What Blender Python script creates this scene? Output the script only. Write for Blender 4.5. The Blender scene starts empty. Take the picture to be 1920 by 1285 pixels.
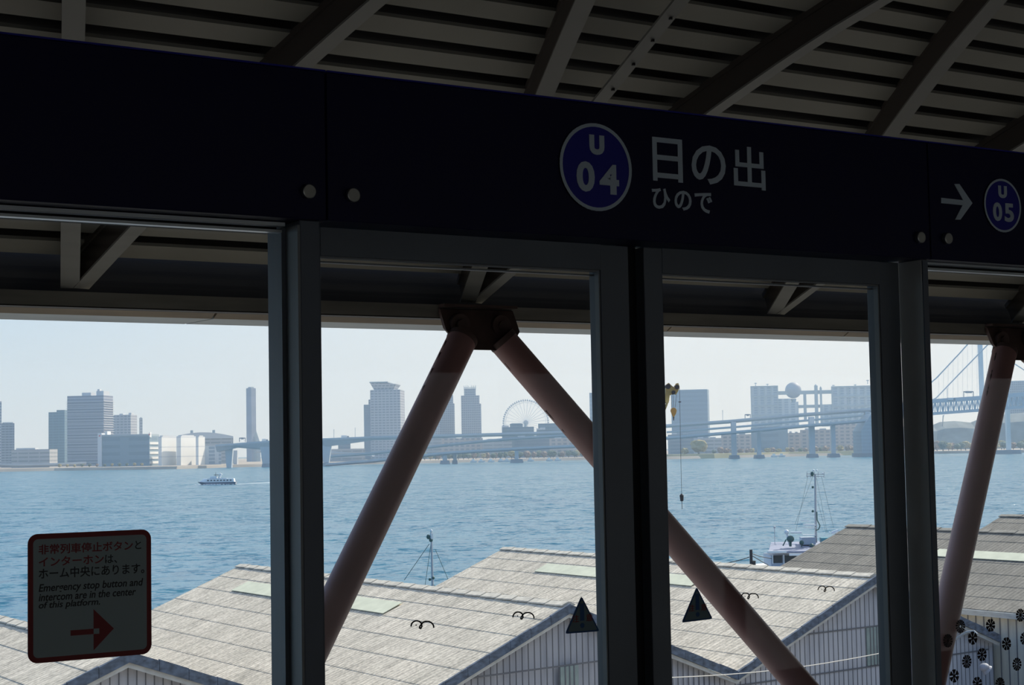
import bpy, bmesh, math, random
from mathutils import Vector, Matrix, noise
random.seed(4)
R = math.radians
SC = bpy.context.scene
COL = SC.collection

# ------------------------------------------------------------------ camera, sky, sun, exposure
PSI, PIT, ROL, FPX = R(32.789), R(3.628), R(1.061), 3145.0
FW = Vector((math.sin(PSI)*math.cos(PIT), math.cos(PSI)*math.cos(PIT), math.sin(PIT)))
_r = Vector((math.cos(PSI), -math.sin(PSI), 0)); _u = _r.cross(FW)
AX = _r*math.cos(ROL) - _u*math.sin(ROL)
BX = _r*math.sin(ROL) + _u*math.cos(ROL)
cam = bpy.data.cameras.new('camera'); camo = bpy.data.objects.new('camera', cam); COL.objects.link(camo)
camo.matrix_world = Matrix(((AX.x, BX.x, -FW.x, 0), (AX.y, BX.y, -FW.y, 0), (AX.z, BX.z, -FW.z, 0), (0, 0, 0, 1)))
cam.sensor_width = 36; cam.lens = FPX/1920*36; cam.clip_start = .05; cam.clip_end = 20000
SC.camera = camo
SUN_AZ, SUN_EL = R(78), R(42)
SDIR = Vector((math.sin(SUN_AZ)*math.cos(SUN_EL), math.cos(SUN_AZ)*math.cos(SUN_EL), math.sin(SUN_EL)))
sl = bpy.data.lights.new('sun', 'SUN'); sl.energy = 5.4; sl.angle = R(.6); sl.color = (1, .94, .83)
so = bpy.data.objects.new('sun', sl); COL.objects.link(so); so.rotation_euler = SDIR.to_track_quat('Z', 'Y').to_euler()
so.location = (60, 20, 60)
W = bpy.data.worlds.new('sky'); SC.world = W; W.use_nodes = True
wn = W.node_tree.nodes; wl = W.node_tree.links; wn.clear()
def wnode(t, **k):
    n = wn.new(t)
    for a, b in k.items(): setattr(n, a, b)
    return n
wo = wnode('ShaderNodeOutputWorld'); wb = wnode('ShaderNodeBackground'); wt = wnode('ShaderNodeTexCoord')
sx = wnode('ShaderNodeSeparateXYZ'); wl.new(wt.outputs['Generated'], sx.inputs[0])
cr = wnode('ShaderNodeValToRGB'); wl.new(sx.outputs['Z'], cr.inputs[0])
e = cr.color_ramp.elements
e[0].position = 0.0; e[0].color = (.74, .83, .92, 1)
e[1].position = 1.0; e[1].color = (.13, .30, .66, 1)
for p, c in ((.03, (.67, .80, .92)), (.08, (.55, .73, .92)), (.25, (.30, .52, .88)), (.5, (.17, .37, .76))):
    x = e.new(p); x.color = c + (1,)
dt = wnode('ShaderNodeVectorMath', operation='DOT_PRODUCT'); wl.new(wt.outputs['Generated'], dt.inputs[0]); dt.inputs[1].default_value = SDIR
mr = wnode('ShaderNodeMapRange', interpolation_type='SMOOTHSTEP'); wl.new(dt.outputs['Value'], mr.inputs[0])
mr.inputs[1].default_value = .28; mr.inputs[2].default_value = .68; mr.inputs[3].default_value = 0; mr.inputs[4].default_value = .92
mx = wnode('ShaderNodeMix', data_type='RGBA'); wl.new(mr.outputs[0], mx.inputs[0]); wl.new(cr.outputs[0], mx.inputs[6])
mx.inputs[7].default_value = (.90, .945, .965, 1)
wl.new(mx.outputs[2], wb.inputs[0]); wb.inputs[1].default_value = 1.0; wl.new(wb.outputs[0], wo.inputs[0])
SC.view_settings.view_transform = 'Standard'; SC.view_settings.look = 'None'
SC.view_settings.exposure = 0.0; SC.view_settings.gamma = 1.0; SC.view_settings.use_curve_mapping = False

# ------------------------------------------------------------------ helpers
def ray(x, y): return (AX*(x-960) - BX*(y-642.5))/FPX + FW
def at(x, y, D): return ray(x, y)*D                      # the point seen at a pixel, D metres along the view axis
def onY(x, y, Y): r = ray(x, y); return r*(Y/r.y)         # ... in the plane parallel to the platform edge
def onZ(x, y, z): r = ray(x, y); return r*(z/r.z)
SEA, GND, FLOOR = -16.0, -13.0, -1.6

ORG = {}
def tag(o, label=None, cat=None, group=None, kind=None):
    if label: o['label'] = label
    if cat: o['category'] = cat
    if group: o['group'] = group
    if kind: o['kind'] = kind
    return o
def empty(name, loc, rz=0, **k):
    o = bpy.data.objects.new(name, None); COL.objects.link(o); o.location = loc; o.rotation_euler = (0, 0, rz)
    o.empty_display_size = .2
    ORG[o.name] = Vector(loc) if not k.pop('local', False) else Vector((0, 0, 0))
    return tag(o, **k)
class MB:
    def __init__(s): s.v = []; s.f = []; s.m = []; s.cm = 0
    def add(s, vs, fs):
        b = len(s.v); s.v += [Vector(p) for p in vs]; s.f += [tuple(b+i for i in f) for f in fs]; s.m += [s.cm]*len(fs); return s
    def hexa(s, p):   # 8 points: bottom 4 ccw, top 4 ccw
        return s.add(p, [(3, 2, 1, 0), (4, 5, 6, 7), (0, 1, 5, 4), (1, 2, 6, 5), (2, 3, 7, 6), (3, 0, 4, 7)])
    def box(s, x0, x1, y0, y1, z0, z1):
        x0, x1 = min(x0, x1), max(x0, x1); y0, y1 = min(y0, y1), max(y0, y1); z0, z1 = min(z0, z1), max(z0, z1)
        return s.hexa([(x0, y0, z0), (x1, y0, z0), (x1, y1, z0), (x0, y1, z0), (x0, y0, z1), (x1, y0, z1), (x1, y1, z1), (x0, y1, z1)])
    def bar(s, a, b, w, h, up=(0, 0, 1)):
        a = Vector(a); b = Vector(b); d = (b-a).normalized(); up = Vector(up)
        sd = d.cross(up)
        if sd.length < 1e-4: sd = d.cross(Vector((1, 0, 0)))
        sd.normalize(); u = sd.cross(d).normalized(); sd *= w/2; u *= h/2
        return s.hexa([a-sd-u, b-sd-u, b+sd-u, a+sd-u, a-sd+u, b-sd+u, b+sd+u, a+sd+u])
    def tube(s, a, b, r, r2=None, n=12, cap=True):
        a = Vector(a); b = Vector(b); r2 = r if r2 is None else r2; d = (b-a).normalized()
        t = Vector((0, 0, 1)) if abs(d.z) < .9 else Vector((1, 0, 0)); u = d.cross(t).normalized(); w = d.cross(u)
        vs = [a+(u*math.cos(k*2*math.pi/n)+w*math.sin(k*2*math.pi/n))*r for k in range(n)] + [b+(u*math.cos(k*2*math.pi/n)+w*math.sin(k*2*math.pi/n))*r2 for k in range(n)]
        fs = [(k, (k+1) % n, n+(k+1) % n, n+k) for k in range(n)]
        if cap: fs += [tuple(range(n-1, -1, -1)), tuple(range(n, 2*n))]
        return s.add(vs, fs)
    def path(s, pts, r, n=6):
        for a, b in zip(pts, pts[1:]): s.tube(a, b, r, n=n)
        return s
    def ball(s, c, r, sx=1, sy=1, sz=1, n=14, m=9):
        vs = []; fs = []
        for j in range(m+1):
            th = math.pi*j/m
            for i in range(n):
                ph = 2*math.pi*i/n; vs.append(Vector(c)+Vector((r*sx*math.sin(th)*math.cos(ph), r*sy*math.sin(th)*math.sin(ph), r*sz*math.cos(th))))
        for j in range(m):
            for i in range(n): fs.append((j*n+i, (j+1)*n+i, (j+1)*n+(i+1) % n, j*n+(i+1) % n))
        return s.add(vs, fs)
    def prism(s, pts, off):   # polygon pts extruded by vector off
        off = Vector(off); n = len(pts); P = [Vector(p) for p in pts]
        return s.add(P+[p+off for p in P], [tuple(range(n-1, -1, -1)), tuple(range(n, 2*n))]+[(i, (i+1) % n, n+(i+1) % n, n+i) for i in range(n)])
    def sweep(s, secs):       # list of closed sections with equal counts
        n = len(secs[0]); vs = [p for q in secs for p in q]; fs = []
        for j in range(len(secs)-1):
            for i in range(n): fs.append((j*n+i, j*n+(i+1) % n, (j+1)*n+(i+1) % n, (j+1)*n+i))
        fs += [tuple(range(n-1, -1, -1)), tuple((len(secs)-1)*n+i for i in range(n))]
        return s.add(vs, fs)
    def build(s, name, mats, parent=None, smooth=False, fix=True, bevel=0, **k):
        if not isinstance(mats, (list, tuple)): mats = [mats]
        if parent is not None: org = ORG[parent.name]
        else:
            xs = [p.x for p in s.v]; ys = [p.y for p in s.v]; zs = [p.z for p in s.v]
            org = Vector(((min(xs)+max(xs))/2, (min(ys)+max(ys))/2, min(zs)))
        me = bpy.data.meshes.new(name); me.from_pydata([p-org for p in s.v], [], s.f)
        for m in mats: me.materials.append(m)
        for p, i in zip(me.polygons, s.m): p.material_index = i; p.use_smooth = smooth
        if fix:
            bm = bmesh.new(); bm.from_mesh(me); bmesh.ops.recalc_face_normals(bm, faces=bm.faces); bm.to_mesh(me); bm.free()
        o = bpy.data.objects.new(name, me); COL.objects.link(o)
        if parent is not None: o.parent = parent
        else: o.location = org
        ORG[o.name] = org
        if bevel:
            b = o.modifiers.new('bevel', 'BEVEL'); b.width = bevel; b.segments = 2; b.limit_method = 'ANGLE'
        if smooth:
            try: me.set_sharp_from_angle(angle=R(40))
            except Exception: pass
        return tag(o, **k)

def N(nt, t, **k):
    n = nt.nodes.new(t)
    for a, b in k.items(): setattr(n, a, b)
    return n
def mat(name, col, rough=.6, metal=0., var=0., scale=3., bump=0., bscale=None, stretch=(1, 1, 1), spec=.5):
    m = bpy.data.materials.new(name); m.use_nodes = True; nt = m.node_tree; b = nt.nodes['Principled BSDF']
    b.inputs['Base Color'].default_value = tuple(col)+(1,); b.inputs['Roughness'].default_value = rough; b.inputs['Metallic'].default_value = metal
    b.inputs['Specular IOR Level'].default_value = spec
    if var or bump:
        tc = N(nt, 'ShaderNodeTexCoord'); mp = N(nt, 'ShaderNodeMapping'); mp.inputs['Scale'].default_value = stretch
        nt.links.new(tc.outputs['Object'], mp.inputs[0])
        nz = N(nt, 'ShaderNodeTexNoise'); nz.inputs['Scale'].default_value = scale; nz.inputs['Detail'].default_value = 6; nt.links.new(mp.outputs[0], nz.inputs['Vector'])
        if var:
            mr = N(nt, 'ShaderNodeMapRange'); mr.inputs[1].default_value = .3; mr.inputs[2].default_value = .7; mr.inputs[3].default_value = 1-var; mr.inputs[4].default_value = 1+var*.6
            nt.links.new(nz.outputs[0], mr.inputs[0])
            vm = N(nt, 'ShaderNodeVectorMath', operation='SCALE'); vm.inputs[0].default_value = col; nt.links.new(mr.outputs[0], vm.inputs['Scale'])
            nt.links.new(vm.outputs[0], b.inputs['Base Color'])
        if bump:
            n2 = N(nt, 'ShaderNodeTexNoise'); n2.inputs['Scale'].default_value = bscale or scale*4; n2.inputs['Detail'].default_value = 4; nt.links.new(mp.outputs[0], n2.inputs['Vector'])
            bp = N(nt, 'ShaderNodeBump'); bp.inputs['Strength'].default_value = bump; bp.inputs['Distance'].default_value = .02
            nt.links.new(n2.outputs[0], bp.inputs['Height']); nt.links.new(bp.outputs[0], b.inputs['Normal'])
    return m
def facade(name, wall, win, fh=3.4, fr=.45, bw=4.0, br=.2, rough=.6):
    """wall colour with rows of windows: floors of height fh, bays of width bw"""
    m = bpy.data.materials.new(name); m.use_nodes = True; nt = m.node_tree; b = nt.nodes['Principled BSDF']; b.inputs['Roughness'].default_value = rough
    tc = N(nt, 'ShaderNodeTexCoord'); sp = N(nt, 'ShaderNodeSeparateXYZ'); nt.links.new(tc.outputs['Object'], sp.inputs[0])
    def band(src, per, frac):
        d = N(nt, 'ShaderNodeMath', operation='DIVIDE'); nt.links.new(src, d.inputs[0]); d.inputs[1].default_value = per
        f = N(nt, 'ShaderNodeMath', operation='FRACT'); nt.links.new(d.outputs[0], f.inputs[0])
        g = N(nt, 'ShaderNodeMath', operation='GREATER_THAN'); nt.links.new(f.outputs[0], g.inputs[0]); g.inputs[1].default_value = frac
        return g.outputs[0]
    a = N(nt, 'ShaderNodeMath', operation='ADD'); nt.links.new(sp.outputs[0], a.inputs[0]); nt.links.new(sp.outputs[1], a.inputs[1])
    v = band(sp.outputs[2], fh, fr); h = band(a.outputs[0], bw, br)
    mu = N(nt, 'ShaderNodeMath', operation='MULTIPLY'); nt.links.new(v, mu.inputs[0]); nt.links.new(h, mu.inputs[1])
    ge = N(nt, 'ShaderNodeNewGeometry'); gs = N(nt, 'ShaderNodeSeparateXYZ'); nt.links.new(ge.outputs['Normal'], gs.inputs[0])
    ls = N(nt, 'ShaderNodeMath', operation='LESS_THAN'); nt.links.new(gs.outputs[2], ls.inputs[0]); ls.inputs[1].default_value = .5
    m2 = N(nt, 'ShaderNodeMath', operation='MULTIPLY'); nt.links.new(mu.outputs[0], m2.inputs[0]); nt.links.new(ls.outputs[0], m2.inputs[1])
    mx = N(nt, 'ShaderNodeMix', data_type='RGBA'); nt.links.new(m2.outputs[0], mx.inputs[0]); mx.inputs[6].default_value = tuple(wall)+(1,); mx.inputs[7].default_value = tuple(win)+(1,)
    nt.links.new(mx.outputs[2], b.inputs['Base Color'])
    return m
def glass_mat(name, tint=(.93, .95, .95), refl=1.0):
    m = bpy.data.materials.new(name); m.use_nodes = True; nt = m.node_tree; nt.nodes.clear()
    o = N(nt, 'ShaderNodeOutputMaterial'); t = N(nt, 'ShaderNodeBsdfTransparent'); t.inputs[0].default_value = tint+(1,)
    g = N(nt, 'ShaderNodeBsdfGlossy'); g.inputs['Roughness'].default_value = .0; g.inputs[0].default_value = (1, 1, 1, 1)
    ge = N(nt, 'ShaderNodeNewGeometry'); dp = N(nt, 'ShaderNodeVectorMath', operation='DOT_PRODUCT'); nt.links.new(ge.outputs['Incoming'], dp.inputs[0]); nt.links.new(ge.outputs['Normal'], dp.inputs[1])
    ab = N(nt, 'ShaderNodeMath', operation='ABSOLUTE'); nt.links.new(dp.outputs['Value'], ab.inputs[0])
    su = N(nt, 'ShaderNodeMath', operation='SUBTRACT'); su.inputs[0].default_value = 1; nt.links.new(ab.outputs[0], su.inputs[1])
    pw = N(nt, 'ShaderNodeMath', operation='POWER'); nt.links.new(su.outputs[0], pw.inputs[0]); pw.inputs[1].default_value = 5
    k = N(nt, 'ShaderNodeMath', operation='MULTIPLY_ADD'); nt.links.new(pw.outputs[0], k.inputs[0]); k.inputs[1].default_value = .95; k.inputs[2].default_value = .04*refl
    mx = N(nt, 'ShaderNodeMixShader'); nt.links.new(k.outputs[0], mx.inputs[0]); nt.links.new(t.outputs[0], mx.inputs[1]); nt.links.new(g.outputs[0], mx.inputs[2])
    nt.links.new(mx.outputs[0], o.inputs[0]); return m

# text: glyphs become a flat mesh fitted into a rectangle of the platform plane
_tc = {}
def glyphs(txt, bold=0., shear=0.):
    key = (txt, bold, shear)
    if key in _tc: return _tc[key]
    cu = bpy.data.curves.new('t', 'FONT'); cu.body = txt; cu.size = 1; cu.offset = bold; cu.shear = shear; cu.fill_mode = 'FRONT'; cu.resolution_u = 4
    ob = bpy.data.objects.new('t', cu); COL.objects.link(ob)
    dg = bpy.context.evaluated_depsgraph_get(); dg.update(); ev = ob.evaluated_get(dg); me = ev.to_mesh()
    vs = [v.co.copy() for v in me.vertices]; fs = [tuple(p.vertices) for p in me.polygons]
    ev.to_mesh_clear(); bpy.data.objects.remove(ob); bpy.data.curves.remove(cu)
    x0 = min(v.x for v in vs); x1 = max(v.x for v in vs); y0 = min(v.y for v in vs); y1 = max(v.y for v in vs)
    vs = [((v.x-x0)/(x1-x0), (v.y-y0)/(y1-y0)) for v in vs]
    _tc[key] = (vs, fs); return _tc[key]
def write(mb, txt, X0, X1, Z0, Z1, Y, bold=0., shear=0., th=.0012):
    vs, fs = glyphs(txt, bold, shear); n = len(vs)
    mb.add([(X0+(X1-X0)*a, Y, Z0+(Z1-Z0)*b) for a, b in vs], fs)
    mb.add([(X0+(X1-X0)*a, Y+th, Z0+(Z1-Z0)*b) for a, b in vs], [])
    ed = {}
    for f in fs:
        for i in range(len(f)):
            a, b = f[i], f[(i+1) % len(f)]
            ed[(min(a, b), max(a, b))] = ed.get((min(a, b), max(a, b)), 0)+1
    base = len(mb.v)-2*n
    for (a, b), c in ed.items():
        if c == 1: mb.f.append((base+a, base+b, base+n+b, base+n+a)); mb.m.append(mb.cm)
    return mb

# ------------------------------------------------------------------ materials
m_navy = mat('navy_enamel', (.0035, .004, .045), .45, spec=.3)
m_white_sign = mat('sign_white', (.74, .85, .92), .5)
m_emblem = mat('emblem_blue', (.012, .012, .36), .4)
m_alu = mat('dark_anodised_aluminium', (.17, .19, .215), .45, .15, var=.1, scale=4)
m_alu_dark = mat('dark_steel_frame', (.15, .17, .20), .45, .15)
m_alu_light = mat('brushed_aluminium', (.62, .66, .66), .32, .85)
m_post = mat('grey_painted_post', (.80, .79, .74), .5, .0, var=.12, scale=6)
m_rubber = mat('black_rubber', (.004, .004, .005), .7)
m_steel = mat('stainless', (.55, .55, .5), .3, .9)
m_glass = glass_mat('platform_glass', (.975, .985, .987), .5)
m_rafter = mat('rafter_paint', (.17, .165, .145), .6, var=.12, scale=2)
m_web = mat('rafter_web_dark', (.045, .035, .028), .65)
m_mid = mat('dull_aluminium', (.26, .27, .27), .5, .3)
m_panel = mat('roof_panel', (.25, .235, .195), .75, var=.18, scale=1.2)
m_purlin = mat('purlin_dark', (.014, .011, .01), .6)
m_beam = mat('eave_beam_steel', (.26, .24, .20), .6, var=.35, scale=3, stretch=(.4, 1, 3))
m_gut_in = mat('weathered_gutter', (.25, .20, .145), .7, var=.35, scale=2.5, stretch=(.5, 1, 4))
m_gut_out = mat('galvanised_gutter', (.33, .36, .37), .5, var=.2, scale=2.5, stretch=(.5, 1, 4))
m_pink = mat('salmon_brace_paint', (.34, .18, .165), .5, var=.15, scale=3)
m_rust = mat('rusty_gusset', (.095, .055, .045), .7, var=.4, scale=9)
m_conc = mat('platform_concrete', (.32, .31, .30), .8, var=.15, scale=2)
m_dark_wall = mat('dark_cladding', (.02, .022, .03), .6)
m_blocker = mat('blocker_render', (.33, .325, .32), .8, var=.1, scale=.3)
m_red = mat('notice_red', (.28, .012, .012), .5)
m_not = mat('notice_white', (.43, .52, .51), .55)
m_black = mat('print_black', (.008, .008, .009), .5)
m_tri = mat('triangle_back', (.16, .25, .27), .5)
m_triblue = mat('triangle_blue', (.01, .09, .28), .5)
m_decal = mat('flower_decal', (.02, .008, .006), .6)

# ------------------------------------------------------------------ the land and the water
def water_mat():
    m = bpy.data.materials.new('bay_water'); m.use_nodes = True; nt = m.node_tree; b = nt.nodes['Principled BSDF']
    b.inputs['Base Color'].default_value = (.028, .125, .19, 1); b.inputs['Roughness'].default_value = .24; b.inputs['Specular IOR Level'].default_value = .38; b.inputs['IOR'].default_value = 1.33
    tc = N(nt, 'ShaderNodeTexCoord'); last = None
    mp = N(nt, 'ShaderNodeMapping'); mp.inputs['Rotation'].default_value = (0, 0, -PSI); mp.inputs['Scale'].default_value = (1, 1.0, 1)
    nt.links.new(tc.outputs['Object'], mp.inputs[0])
    for sc, amp, det in ((.07, .7, 2), (.26, 1.5, 3), (.9, 1.3, 2)):
        n = N(nt, 'ShaderNodeTexNoise'); n.inputs['Scale'].default_value = sc; n.inputs['Detail'].default_value = det; n.inputs['Roughness'].default_value = .55
        nt.links.new(mp.outputs[0], n.inputs['Vector'])
        a = N(nt, 'ShaderNodeVectorMath', operation='SUBTRACT'); nt.links.new(n.outputs['Color'], a.inputs[0]); a.inputs[1].default_value = (.5, .5, .5)
        m_ = N(nt, 'ShaderNodeVectorMath', operation='MULTIPLY'); nt.links.new(a.outputs[0], m_.inputs[0]); m_.inputs[1].default_value = (amp, amp, 0)
        p_ = N(nt, 'ShaderNodeVectorMath', operation='ADD'); nt.links.new(m_.outputs[0], p_.inputs[0])
        if last: nt.links.new(last.outputs[0], p_.inputs[1])
        else: p_.inputs[1].default_value = (0, 0, 1)
        last = p_
    nz_ = N(nt, 'ShaderNodeVectorMath', operation='NORMALIZE'); nt.links.new(last.outputs[0], nz_.inputs[0]); nt.links.new(nz_.outputs[0], b.inputs['Normal'])
    # slow drifting patches of greener water
    n = N(nt, 'ShaderNodeTexNoise'); n.inputs['Scale'].default_value = .02; n.inputs['Detail'].default_value = 5; nt.links.new(mp.outputs[0], n.inputs['Vector'])
    mx = N(nt, 'ShaderNodeMix', data_type='RGBA'); nt.links.new(n.outputs[0], mx.inputs[0]); mx.inputs[6].default_value = (.006, .105, .20, 1); mx.inputs[7].default_value = (.016, .145, .22, 1)
    nt.links.new(mx.outputs[2], b.inputs['Base Color'])
    return m
MB().add([(-3500, -60, SEA), (7000, -60, SEA), (7000, 7000, SEA), (-3500, 7000, SEA)], [(0, 1, 2, 3)]).build('sea_water', water_mat(), kind='structure')
m_quay = mat('quay_concrete', (.3, .29, .27), .85, var=.2, scale=.5)
MB().box(-60, 130, -60, 76, SEA-1, GND).build('quay_ground', m_quay, kind='structure')
m_shore = mat('shore_stone', (.36, .32, .27), .9, var=.3, scale=.02)
m_grass = mat('dry_grass', (.32, .30, .16), .9, var=.3, scale=.02)
RH = Vector((math.cos(PSI), -math.sin(PSI), 0)); FH = Vector((math.sin(PSI), math.cos(PSI), 0))
def wpt(px, D): v = ray(px, 850)*D; return Vector((v.x, v.y, 0))      # ground position under a pixel column
def shore(name, pts, z, depth, m):
    a = [wpt(*p)+Vector((0, 0, SEA-2)) for p in pts]; b = [p+FH*depth for p in a]
    mb = MB(); n = len(a)
    for i in range(n-1):
        q = [a[i], a[i+1], b[i+1], b[i]]
        mb.hexa([p for p in q]+[Vector((p.x, p.y, z))+(FH*6 if k < 2 else Vector()) for k, p in enumerate(q)])
    return mb.build(name, m, kind='structure')
shore('far_shore', [(-300, 1950), (100, 1990), (330, 1900), (430, 2010), (600, 2060), (900, 2110), (1120, 2130), (1250, 2010), (1480, 2080), (1700, 2150), (1950, 2000), (2300, 2000)], -12.8, 2600, m_shore)
shore('grass_bank', [(1250, 2030), (1340, 2030), (1480, 2100), (1640, 2120)], -10.5, 60, m_grass)

# ------------------------------------------------------------------ station shell
X0S, X1S = -9.0, 19.0
MB().box(X0S, X1S, -3.0, 2.9, -2.0, FLOOR).build('floor', m_conc, kind='structure')
MB().box(X0S, X1S, 3.15, 7.45, -3.0, -2.75).build('trim_1', m_conc, kind='structure')
MB().box(X0S, X1S, 7.05, 7.45, -2.75, -1.78).build('trim_2', m_conc, kind='structure')
MB().box(X0S, X1S, -7.6, -3.15, -3.0, -2.75).build('trim_3', m_conc, kind='structure')
PROF = [(8.05, .79), (7.782, .953), (7.571, 1.079), (7.366, 1.197), (7.167, 1.308), (6.974, 1.412), (6.787, 1.51), (6.606, 1.602), (6.43, 1.688), (6.26, 1.768), (6.095, 1.844), (5.935, 1.914), (5.779, 1.979), (5.4, 2.12), (5, 2.24), (4, 2.44), (3, 2.57), (1.5, 2.68), (0, 2.72)]
def prof(Y):
    Y = abs(Y)
    for (a, za), (b, zb) in zip(PROF, PROF[1:]):
        if a >= Y >= b: return za+(zb-za)*(a-Y)/(a-b)
    return PROF[0][1]
full = PROF + [(-y, z) for y, z in reversed(PROF[:-1])]
mb = MB(); T = .215; mb.cm = 1
for (a, za), (b, zb) in zip(full, full[1:]):
    mb.hexa([(X0S, a, za+T), (X1S, a, za+T), (X1S, b, zb+T), (X0S, b, zb+T), (X0S, a, za+T+.03), (X1S, a, za+T+.03), (X1S, b, zb+T+.03), (X0S, b, zb+T+.03)])
mb.cm = 0
L = [0]
for (a, za), (b, zb) in zip(PROF, PROF[1:]): L.append(L[-1]+math.hypot(a-b, za-zb))
def arcpt(s):
    for i in range(len(L)-1):
        if L[i] <= s <= L[i+1]:
            u = (s-L[i])/(L[i+1]-L[i]); a = PROF[i]; b = PROF[i+1]
            return a[0]+(b[0]-a[0])*u, a[1]+(b[1]-a[1])*u
sarr = [.03, .21, .40, .58, .76, .93, 1.10, 1.28, 1.45, 1.63, 1.81, 2.0, 2.19, 2.38, 2.56, 2.75, 2.94, 3.13, 3.33, 3.53, 3.73]
for s0, s1 in zip(sarr, sarr[1:]):
    (ya, za), (yb, zb_) = arcpt(s0+.038), arcpt(s1-.038)
    for sy in (1, -1):
        mb.hexa([(X0S, sy*ya, za+.156), (X1S, sy*ya, za+.156), (X1S, sy*yb, zb_+.156), (X0S, sy*yb, zb_+.156), (X0S, sy*ya, za+.172), (X1S, sy*ya, za+.172), (X1S, sy*yb, zb_+.172), (X0S, sy*yb, zb_+.172)])
mb.build('ceiling', [m_panel, m_purlin], kind='structure')
# end walls close the station beyond what is modelled
for nm, X in (('wall_left', X0S-.1), ('wall_right', X1S)):
    MB().box(X, X+.1, -8.2, 8.1, -3, 3.1).build(nm, m_dark_wall, kind='structure')
MB().box(X0S, X1S, 8.105, 8.13, .76, 1.06).build('trim_7', m_dark_wall, kind='structure')
MB().box(X0S, X1S, -8.13, -8.105, .76, 1.06).build('trim_8', m_dark_wall, kind='structure')
# added block behind the station: cuts sky light, tunes bounce and pane reflections
ob_ = empty('building', (5, -16, GND), label='added light-blocking building behind the camera outside the picture', cat='building')
MB().box(-60, 150, -26, -15, GND, 9).build('walls', m_blocker, ob_); MB().box(-60.3, 150.3, -26.3, -14.7, 9, 9.5).build('parapet', m_blocker, ob_)
# far side platform screen behind the camera: posts, header and low panels
mb = MB(); mb.box(X0S, X1S, -3.08, -3.0, .52, .95)
for i in range(16): mb.box(X0S+i*1.85, X0S+i*1.85+.12, -3.08, -3.0, FLOOR, .52)
mb.build('wall_rear', m_dark_wall, kind='structure')

# lattice rafters in pairs from each node of the eave
NODE_X = [2.6275+2.2646*i for i in range(-3, 7)]
def ibeam(Xn, sg, k=.315, yend=1.0, w=.09, h=.155):
    ys = [8.0, 7.782, 7.571, 7.366, 7.167, 6.974, 6.787, 6.606, 6.43, 6.26, 6.095, 5.935, 5.779, 5.4, 5, 4, 3, 2, yend]
    secs = [[], [], []]
    for i, y in enumerate(ys):
        X = Xn+sg*(.028+k*(8-y)); z = prof(y)
        y2 = ys[min(i+1, len(ys)-1)]; y1 = ys[max(i-1, 0)]
        t = Vector((sg*k*(y1-y2), y2-y1, prof(y2)-prof(y1))).normalized()
        sd = t.cross(Vector((0, 0, 1))).normalized(); up = sd.cross(t).normalized()
        if up.z < 0: up = -up
        c = Vector((X, y, z))
        def q(a0, a1, b0, b1): return [c+sd*a0+up*b0, c+sd*a1+up*b0, c+sd*a1+up*b1, c+sd*a0+up*b1]
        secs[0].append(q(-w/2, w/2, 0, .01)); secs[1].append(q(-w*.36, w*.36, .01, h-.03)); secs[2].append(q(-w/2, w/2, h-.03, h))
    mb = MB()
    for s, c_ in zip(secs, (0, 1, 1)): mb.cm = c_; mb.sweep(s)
    return mb
side = {-1: 'left', 1: 'right'}
nodelab = {3: 'the node seen through the left fixed pane', 4: 'the gusset above the left door leaf', 5: 'the node above the right door leaf', 6: 'the gusset by the right picture edge'}
for i, Xn in enumerate(NODE_X):
    for sg in (-1, 1):
        if i in nodelab: lab = 'grey steel roof rafter leaning %s up from %s' % (side[sg], nodelab[i]); g = None
        else: lab = 'grey steel roof rafter outside the picture crossing the roof panels'; g = 'rafters outside the picture'
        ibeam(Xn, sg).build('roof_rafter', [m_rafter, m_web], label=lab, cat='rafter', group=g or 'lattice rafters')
# bolted flat strap
def hit(x, y, off):
    r = ray(x, y); g = r.z/r.x if False else r.z/r.y; Y = 8.0
    while Y > 2 and (prof(Y)+off)/Y < g: Y -= .005
    return onY(x, y, Y)
a = hit(1112, 205, -.01); b = hit(1292, -18, -.01)
st = empty('roof_strap', a, label='thin flat steel strap with bolts between two rafters above the station name', cat='strap')
MB().bar(a, b, .075, .012).build('strap', m_rafter, st)
for u in (.2, .42, .62, .8):
    p = a.lerp(b, u); MB().tube(p+Vector((.012, 0, -.016)), p+Vector((.012, 0, -.004)), .009, n=8).build('bolt', m_purlin, st)

# eave: chord beam, gutter
Yb = 8.0
e_ = empty('eave_beam', (5, 8, .74), label='weathered grey steel eave beam along the outer edge of the roof', cat='beam')
MB().box(X0S, X1S, 8.0, 8.1, .735, .805).build('beam', m_beam, e_)
MB().box(X0S, X1S, 8.004, 8.10, .7285, .7335).build('lower_lip', m_purlin, e_)
g_ = empty('eave_gutter', (5, 8.2, .7), label='long sloping eave gutter with a brown inner side and pale underside', cat='gutter')
gy1, gz1 = 8.19, .0863*8.19; gy2 = gz1/.0825
js = [X0S, -3.2, 1.55+.0, onY(404, 585, 8.15).x, onY(1257, 612, 8.15).x, onY(1589, 625, 8.15).x, 10.9, 14, X1S]
js = [X0S, -3.2, .1, js[3], js[4], js[5], 10.9, 14, X1S]
for a, b in zip(js, js[1:]):
    a += .006; b -= .006
    MB().add([(a, 8.11, .748), (b, 8.11, .748), (b, gy1, gz1), (a, gy1, gz1), (a, 8.13, .76), (b, 8.13, .76), (b, gy1, gz1+.02), (a, gy1, gz1+.02)],
             [(0, 1, 2, 3), (7, 6, 5, 4), (0, 3, 7, 4), (1, 5, 6, 2), (0, 4, 5, 1)]).build('inner_side', m_gut_in, g_)
    MB().box(a, b, gy1, gy2, gz1, gz1+.015).box(a, b, gy2-.012, gy2, gz1, gz1+.16).build('underside', m_gut_out, g_)
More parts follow.
